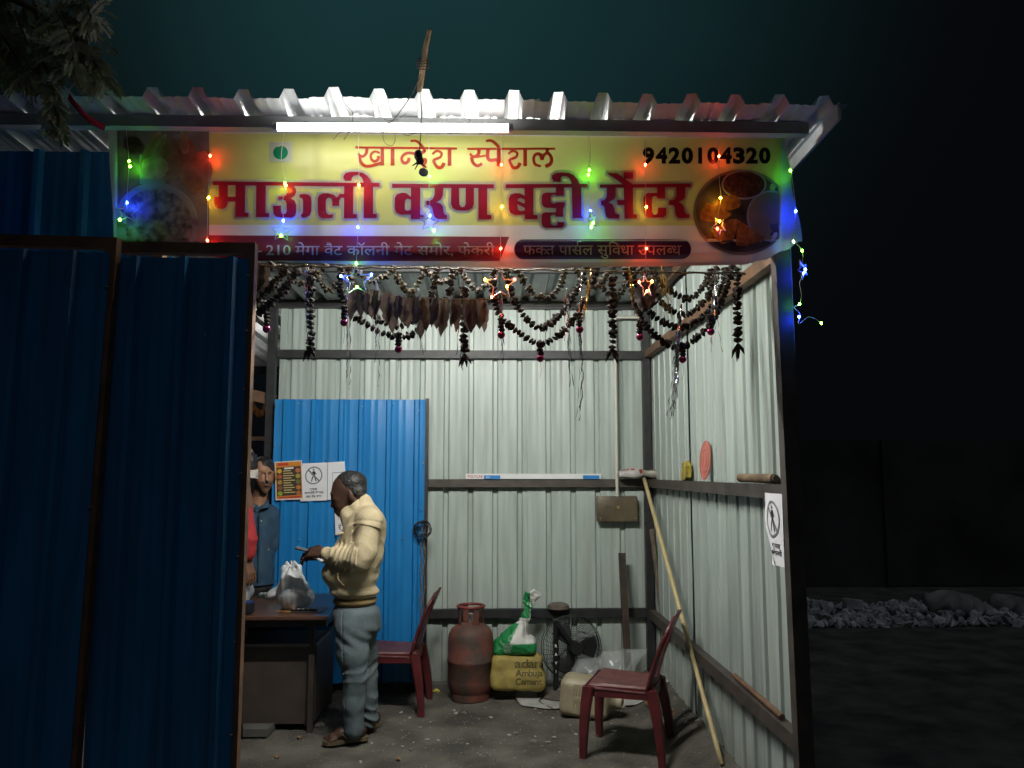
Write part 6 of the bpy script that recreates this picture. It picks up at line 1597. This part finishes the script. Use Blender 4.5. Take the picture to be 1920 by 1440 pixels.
def jdisp(P):
    d = .0035 * wobn(P * np.array([1, 1, .7], np.float32), 34, 70) + .004 * np.abs(wobn(P, 48, 78))
    t = (P - el_) @ arm_d; rr = np.linalg.norm((P - el_) - t[:, None] * arm_d, axis=1); m_ = ((t > -.02) & (t < .26) & (rr < .09))
    d += np.where(m_, .0120 * np.abs(np.sin(t * 62 + 4.5 * wobn(P, 17, 71))) * np.clip(wobn(P, 22, 74) + .7, .15, 1) - .004, 0)
    t2 = (P - sh_) @ up_d; r2 = np.linalg.norm((P - sh_) - t2[:, None] * up_d, axis=1); m2 = (r2 < .095) & (t2 > .04) & (t2 < .30) & ~m_
    d += np.where(m2, .0100 * np.abs(np.sin(t2 * 26 + 26 * P[:, 0] + 4 * wobn(P, 13, 72))) * np.clip(wobn(P, 18, 75) + .4, 0, 1), 0)
    seam = np.abs(r2 * 0 + t2 - .01 + .12 * (P[:, 0] - sh_[0])) < .007; d += np.where(seam & (P[:, 1] < PY - .10) & (r2 < .13), .0018, 0)
    m3 = (~m_) & (~m2) & (P[:, 2] < el_[2] + .05)
    ph = P[:, 2] * 85 + P[:, 0] * 26 + 3.2 * wobn(P, 13, 73)
    d += np.where(m3, .0070 * np.abs(np.sin(ph * .42 + 2.2 * wobn(P, 18, 77))) * np.clip((P[:, 0] - p(650, 1080).x) * 8 + .45, .10, 1) * np.clip(wobn(P, 18, 76) + .35, 0, 1), 0)
    d += np.where(np.abs(P[:, 2] - (hemz + .030)) < .005, .006, 0)
    zipx = np.abs(P[:, 1] - PY) < .004; d += np.where(zipx & (P[:, 0] < p(650, 1050).x), .004, 0)
    return d.astype(np.float32)
j.build('jacket', M_JACK, .004, man, disp=jdisp, clip=lambda P: np.maximum((hemz - .022) - P[..., 2], (P[..., 0] * 0 + p(611, 1038).x - .004 - P[..., 0]) - 9 * np.clip(P[..., 2] * 0 + (p(0, 1052).z - P[..., 2]), 0, 1)))
sh2 = SDF().ell(p(666, 1126), (.138, .153, .040), k=.02)
sh2.build('shirt_hem', mat('mustard_shirt', (.26, .175, .075), .85, bump=.1), .006, man, clip=lambda P: (p(0, 1136).z) - P[..., 2])
nk = (p(664, 938) - p(682, 968)).normalized(); nx_ = Vector((0, 1, 0)); ny_ = nk.cross(nx_).normalized(); ck0 = p(672, 955)
def colf(u, v):
    a = u * 2 * math.pi; r_ = .074 - .006 * v + .003 * math.sin(3 * a)
    return ck0 + nx_ * r_ * math.sin(a) + ny_ * r_ * math.cos(a) + nk * (.048 * v + .004 * math.sin(2 * a))
MB().grid(colf, 30, 5, thick=.007).build('collar', M_JACK, man, smooth=4)
# jacket pocket zip, drawn as a thin welt
MB().tube(spline([p(633, 1074, -.186), p(634, 1086, -.194), (p(640, 1093, -.198)), p(645, 1098, -.198)], 4), .0042, 6).build('pocket_zip', mat('zip_tape', (.36, .29, .17), .6), man, smooth=4)
MB().box(p(640, 1000, -.118), (.055, .010, .012), rot=(R(10), R(-12), R(25)), bev=.004).build('pocket_flap', M_JACK, man)
# jeans
M_JEAN = mat('grey_denim', (.125, .160, .170), .85, col2=(.080, .105, .115), scale=6, bump=.6, bscale=18)
t = SDF().ell(p(667, 1148), (.150, .165, .085), k=.05).ell(p(684, 1172), (.105, .150, .085), k=.05)
t.chain([p(660, 1172, -.080), p(661, 1225, -.088), p(665, 1265, -.09), p(664, 1320, -.09), p(664, 1366, -.09)], [.108, .096, .080, .068, .066], .03)
t.chain([p(674, 1172, .085), p(682, 1225, .09), p(686, 1258, .095), p(689, 1310, .10), p(692, 1348, .10)], [.105, .088, .074, .064, .062], .03)
kz = p(0, 1262).z; az = p(0, 1360).z
def tdisp(P):
    d = .0030 * wobn(P, 30, 80) + .003 * np.abs(wobn(P * np.array([1, 1, .45], np.float32), 55, 85)); low = np.clip((p(0, 1290).z - P[:, 2]) * 5, 0, 1); kn = np.exp(-((P[:, 2] - kz) / .06) ** 2)
    d += .0130 * low * np.abs(np.sin(P[:, 2] * 42 + 22 * P[:, 0] + 4 * wobn(P, 13, 81))) * np.clip(wobn(P, 20, 83) + .6, .1, 1) + .0100 * kn * np.abs(np.sin(P[:, 2] * 46 - 26 * P[:, 0] + 3 * wobn(P, 13, 82))) * np.clip(wobn(P, 20, 84) + .5, 0, 1)
    cr_ = np.exp(-((P[:, 2] - p(0, 1195).z) / .05) ** 2); d += .005 * cr_ * np.sin(P[:, 2] * 70 + 60 * P[:, 0])
    d += np.where((np.abs(P[:, 0] - p(652, 1200).x - .05 * (p(0, 1200).z - P[:, 2])) < .004) & (P[:, 1] < PY - .14), .004, 0)   # side seam
    d += np.where((np.abs(P[:, 2] - p(0, 1150).z - .25 * (p(650, 0).x - P[:, 0])) < .004) & (P[:, 0] < p(652, 0).x), .005, 0)
    return d.astype(np.float32)
t.build('jeans', M_JEAN, .0042, man, disp=tdisp, clip=lambda P: np.maximum(P[..., 2] - p(0, 1120).z, .028 - P[..., 2]))
# sandals
M_SAND = mat('tan_sandal', (.125, .095, .052), .6, col2=(.09, .066, .038), scale=20)
for (toe, heel, (d_, w_)) in ((fl, hl, D1), (f2, h2, D2)):
    a = Vector((heel.x, heel.y, 0)) - d_ * .045; b = Vector((toe.x, toe.y, 0)) + d_ * .018; L = (b - a).length
    mb = MB(); prof_ = [(0, .018), (.06, .033), (.25, .037), (.5, .036), (.75, .046), (.92, .040), (1, .016)]
    top_ = [a + d_ * L * q + w_ * r2 for q, r2 in prof_] + [a + d_ * L * q - w_ * r2 for q, r2 in reversed(prof_)]
    n_ = len(top_); mb.add([(v.x, v.y, .002) for v in top_] + [(v.x, v.y, .024) for v in top_], [tuple(range(n_)), tuple(range(2 * n_ - 1, n_ - 1, -1))] + [(i, (i + 1) % n_, n_ + (i + 1) % n_, n_ + i) for i in range(n_)])
    mb.build('sandal', M_SAND, man, smooth=.6)
    for sg in (-1, 1):
        q0 = a + d_ * L * .80 + Vector((0, 0, .050)); q1 = a + d_ * L * .60 + w_ * sg * .030 + Vector((0, 0, .062)); q2 = a + d_ * L * .48 + w_ * sg * .042 + Vector((0, 0, .028))
        mb = MB(); sp_ = spline([q0, q1, q2], 5)
        for i in range(len(sp_) - 1): mb.beam(sp_[i], sp_[i + 1] + (sp_[i + 1] - sp_[i]) * .1, .034 * (.55 + .45 * i / len(sp_)), .005)
        mb.build('sandal_strap', M_SAND, man)
# phone in his hands
c = p(575, 1032, -.02); ph = empty('smartphone', c, label='slim phone held up in the hands of the person in cream', cat='phone')
PR = Euler((R(4), R(14), R(6))).to_matrix()
MB().box(c, (.145, .072, .009), rot=PR, bev=.003).build('case', M_BLACK, ph, smooth=.5)
MB().box(c + PR @ Vector((0, 0, .0052)), (.134, .064, .001), rot=PR).build('screen', mat('phone_screen', (.10, .10, .11), .15), ph)
c = p(592, 1046, .02); wp = MB(); wp.box(c, (.10, .06, .006), rot=Euler((0, R(24), 0)).to_matrix(), bev=.002); wp.thing('folded_paper', M_PAPER, 'folded white paper pinched under the phone', 'paper')

# --- bearded man in a blue shirt leaning into view behind the desk
QY = 6.14
def q(x, y, dy=0.0): return at(x, y, QY + dy)
m2 = empty('person', (q(478, 1380).x, QY, 0), label='bearded person in a dark blue shirt behind the desk looking out', cat='person', group='people at the stall')
s = SDF()
hc = q(495, 886); tl = R(-8)
s.ell(q(494, 882, .01), (.077, .096, .100), rot=(0, tl, 0), k=.02).ell(q(496, 902, -.02), (.062, .072, .075), rot=(0, tl, 0), k=.03).cone(q(497, 908, -.05), q(497, 919, -.055), .040, .026, .03)
s.cone(q(500, 888, -.085), q(501, 900, -.103), .009, .014, .010)
s.ell(q(500, 910, -.083), (.022, .018, .012), k=.01)
s.ell(q(499, 885, -.070), (.045, .022, .010), k=.012)
s.ell(q(473, 894, .02), (.010, .018, .030), k=.006).ell(q(517, 893, .02), (.008, .018, .030), k=.006)
s.cone(q(490, 915, .02), q(483, 948, .03), .052, .060, .03)
s.cone(q(480, 968, .03), q(478, 1090, .03), .08, .085, .05)
for sg in (-1, 1):
    s.chain([q(478 + sg * 30, 962, .02), q(478 + sg * 34, 1030, .10), q(478 + sg * 22, 1075, .13)], [.042, .038, .032], .03)
    s.chain([q(468 + sg * 13, 1140, .02), q(464 + sg * 14, 1215, .02), q(464 + sg * 14, 1290, .02)], [.07, .055, .045], .04)
    s.chain([Vector((q(464 + sg * 14, 1290).x, QY + .04, .05)), Vector((q(464 + sg * 14, 1290).x, QY - .14, .03))], [.04, .028], .02)
    hand(s, q(478 + sg * 22, 1076, .13), (0, .3, -1), (sg, .0, .0), (.2, .3, .3), .95, thumb_sign=sg)
SK2 = np.array([.34, .175, .10]); BD = np.array([.028, .018, .013])
e1, e2 = np.array(q(490.5, 887.5, -.072)), np.array(q(508.5, 889, -.066))
def m2col(V):
    c = np.tile(SK2, (len(V), 1)); z = V[:, 2]; x = V[:, 0]; y = V[:, 1]
    front = y < QY + .03
    jaw = front & (z < q(0, 903).z + .12 * np.abs(x - hc.x)) & (z > q(0, 932).z) & (y < QY + .01)
    c[jaw] = c[jaw] * .42 + BD * .58
    c[near(V, q(500, 905.5, -.09), (.034, .03, .008))] = BD
    c[near(V, q(500, 910.5, -.09), (.020, .03, .006))] = [.20, .075, .055]
    for e_, ex in ((e1, 0), (e2, .001)):
        c[near(V, e_, (.015, .022, .0065))] = [.42, .38, .34]; c[near(V, e_ + np.array([.002, 0, 0]), (.006, .022, .0065))] = [.012, .008, .006]
        c[near(V, e_ + np.array([0, 0, .016]), (.022, .03, .0045))] = BD
        c[near(V, e_ + np.array([0, 0, -.010]), (.018, .02, .004))] *= .7
    return c
s.build('body', skin_mat('tan_skin', (1, 1, 1)), .0045, m2, color=m2col)
h = SDF().ell(q(494.5, 878, .018), (.081, .098, .092), rot=(0, tl, 0), k=.02).ell(q(497, 897, -.070), (.070, .085, .088), rot=(0, tl, 0), k=.010, sub=True)
h.build('hair', mat('black_hair', (.014, .012, .011), .5, var=.3, scale=90), .005, m2, disp=lambda P: .003 * wobn(P, 150, 64), clip=lambda P: q(0, 896).z - P[..., 2] - .4 * np.clip(P[..., 1] - QY, 0, 1))
M_BSH = mat('blue_shirt_cotton', (.030, .075, .125), .85, col2=(.022, .056, .098), scale=10, bump=.12, bscale=160)
j2 = SDF().cone(q(480, 985, .03), q(478, 1060, .03), .135, .135, .05).cone(q(478, 1060, .03), q(478, 1120, .03), .135, .14, .05).cone(q(458, 960, .03), q(502, 962, .03), .068, .066, .06)
for sg in (-1, 1): j2.chain([q(479 + sg * 29, 966, .02), q(479 + sg * 33, 1015, .08), q(479 + sg * 28, 1050, .11)], [.070, .060, .052], .03)
j2.cone(q(482, 942, .02), q(481, 950, .02), .072, .080, .02)
j2.ell(q(486, 936, .0), (.054, .064, .05), k=.006, sub=True).ell(q(487, 946, -.075), (.020, .05, .040), k=.008, sub=True)
j2.build('shirt', M_BSH, .006, m2, disp=lambda P: (.0045 * wobn(P * np.array([1, 1, .5], np.float32), 30, 90) + .003 * wobn(P, 60, 91) + np.where((np.abs(P[:, 0] - q(486, 1000).x) < .003) & (P[:, 1] < QY), .004, 0)).astype(np.float32), clip=lambda P: q(0, 1098).z - P[..., 2])
for sg in (-1, 1):
    a = q(486, 955, -.105); b = q(486 + sg * 17, 936, -.02); c_ = q(486 + sg * 20, 950, -.07)
    MB().grid(lambda u, v: a.lerp(b, u).lerp(c_.lerp(b, u), v) + Vector((0, -.006 * math.sin(u * 3.1), 0)), 6, 4, thick=.004).build('collar', M_BSH, m2, smooth=4)
MB().beam(q(487, 962, -.108), q(485, 1090, -.108), .026, .004).build('placket', M_BSH, m2)
for (bx, by) in ((473.5, 977), (490, 977)): MB().ball(q(bx, by, -.095), .006, 1).build('button', M_WHITEP, m2)
t2 = SDF().ell(q(476, 1100, .03), (.13, .12, .09), k=.04)
for sg in (-1, 1): t2.chain([q(468 + sg * 13, 1125, .02), q(464 + sg * 14, 1215, .02), q(464 + sg * 14, 1290, .02)], [.085, .072, .064], .03)
t2.build('trousers', mat('black_trousers', (.020, .019, .020), .85, var=.25), .008, m2, disp=lambda P: .004 * wobn(P, 28, 92))
# lanyard-like red strap at his side

# --- man in a red T-shirt with a white head cloth, mostly behind the gate
RY = 5.74
def w(x, y, dy=0.0): return at(x + 1, y, RY + dy)
m3 = empty('person', (w(440, 1390).x, RY, 0), label='person in a red shirt with a white head cloth partly hidden by the gate', cat='person', group='people at the stall')
s = SDF()
s.ell(w(453, 880, .0), (.098, .078, .100), k=.02).ell(w(440, 900), (.06, .062, .075), k=.03).cone(w(437, 915), w(433, 922), .04, .028, .03).cone(w(427, 898), w(424, 908), .010, .015, .01).ell(w(455, 893, -.078), (.018, .010, .030), k=.006)
s.cone(w(453, 912), w(455, 945), .055, .062, .03).cone(w(440, 960), w(436, 1090), .12, .13, .06)
for sg in (-1, 1):
    s.chain([w(436, 1120, sg * .09), w(438, 1230, sg * .09), w(438, 1308, sg * .09)], [.09, .062, .045], .04)
    s.chain([Vector((w(438, 1308).x + .05, RY + sg * .09, .05)), Vector((w(438, 1308).x - .13, RY + sg * .09, .03))], [.04, .028], .02)
s.chain([w(452, 965, -.17), w(459, 1028, -.20), w(462, 1050, -.16)], [.055, .044, .034], .03)
s.chain([w(440, 965, .17), w(425, 1030, .22), w(400, 1050, .14)], [.055, .044, .034], .03)
hand(s, w(462, 1050, -.16), (.35, -.05, -1), (.85, -.4, .3), (.25, .35, .3), 1.05, thumb_sign=-1)
hand(s, w(400, 1050, .14), (-1, -.2, -.1), (0, .5, .8), (.3, .4, .3), 1.0, thumb_sign=1)
s.build('body', skin_mat('warm_brown_skin', (1, 1, 1)), .006, m3, color=lambda V: np.tile(np.array([[.19, .092, .052]]), (len(V), 1)))
h = SDF().ell(w(457, 868), (.096, .082, .088), k=.02)
h.build('hair', mat('black_hair', (.014, .012, .011), .5, var=.3, scale=90), .006, m3, disp=lambda P: .005 * wobn(P, 150, 65), clip=lambda P: w(0, 897).z - P[..., 2])
mb = MB()
for k in range(5):
    zc = 882 + k * 3.2
    mb.tube([w(453, zc + 4 * math.cos(a), .0) + Vector((.103 * math.cos(a), .083 * math.sin(a), .012 * math.cos(a) + .004 * math.sin(3 * a + k))) for a in np.linspace(0, 6.28, 30)[:-1]], .0085, 7, closed=True)
M_CLOTH = mat('white_cotton', (.60, .57, .50), .9, var=.15, scale=30, bump=.2, bscale=90)
mb.build('head_cloth', M_CLOTH, m3, smooth=4)
def tailf(u, v): return w(452 + 11 * u + 3 * v * (u - .3), 900 + 25 * v, -.088) + Vector((0, .012 * math.sin(u * 9 + v * 2), 0))
MB().grid(tailf, 10, 8, thick=.004).build('cloth_tail', M_CLOTH, m3, smooth=4)
cpm = SDF().ell(w(453, 853), (.085, .08, .060), k=.02)
cpm.build('cap', M_BLACK, .006, m3, clip=lambda P: w(0, 862).z - P[..., 2])
c = w(468, 845, -.066); MB().lathe([(.001, 0), (.016, 0), (.016, .004), (.001, .005)], c, 16, M=Euler((R(72), 0, R(18))).to_matrix()).build('cap_badge', mat('tan_patch', (.30, .17, .09), .7), m3)
M_RED = mat('red_jersey', (.42, .030, .035), .85, col2=(.33, .024, .028), scale=9, bump=.12, bscale=160)
j3 = SDF().ell(w(440, 985), (.15, .19, .16), k=.06).ell(w(436, 1050), (.15, .17, .18), k=.07).cone(w(445, 955, -.1), w(445, 955, .1), .08, .08, .05)
j3.chain([w(453, 965, -.17), w(461, 1010, -.195), w(463, 1036, -.19)], [.078, .068, .060], .03).chain([w(440, 965, .17), w(428, 1022, .21)], [.075, .062], .03)
j3.build('shirt', M_RED, .006, m3, disp=lambda P: (.005 * np.abs(np.sin(P[:, 2] * 34 + 30 * P[:, 0] + 3 * wobn(P, 14, 95))) + .003 * wobn(P, 40, 96)).astype(np.float32), clip=lambda P: np.maximum(w(0, 1100).z - P[..., 2], (w(0, 1046).z - P[..., 2]) * (P[..., 1] < RY - .155)))
t3 = SDF().ell(w(436, 1110), (.14, .15, .09), k=.04)
for sg in (-1, 1): t3.chain([w(436, 1120, sg * .09), w(438, 1225, sg * .09), w(438, 1304, sg * .09)], [.11, .085, .07], .03)
t3.build('trousers', mat('pale_trousers', (.30, .32, .33), .85, var=.2), .008, m3, disp=lambda P: .004 * wobn(P, 28, 97))
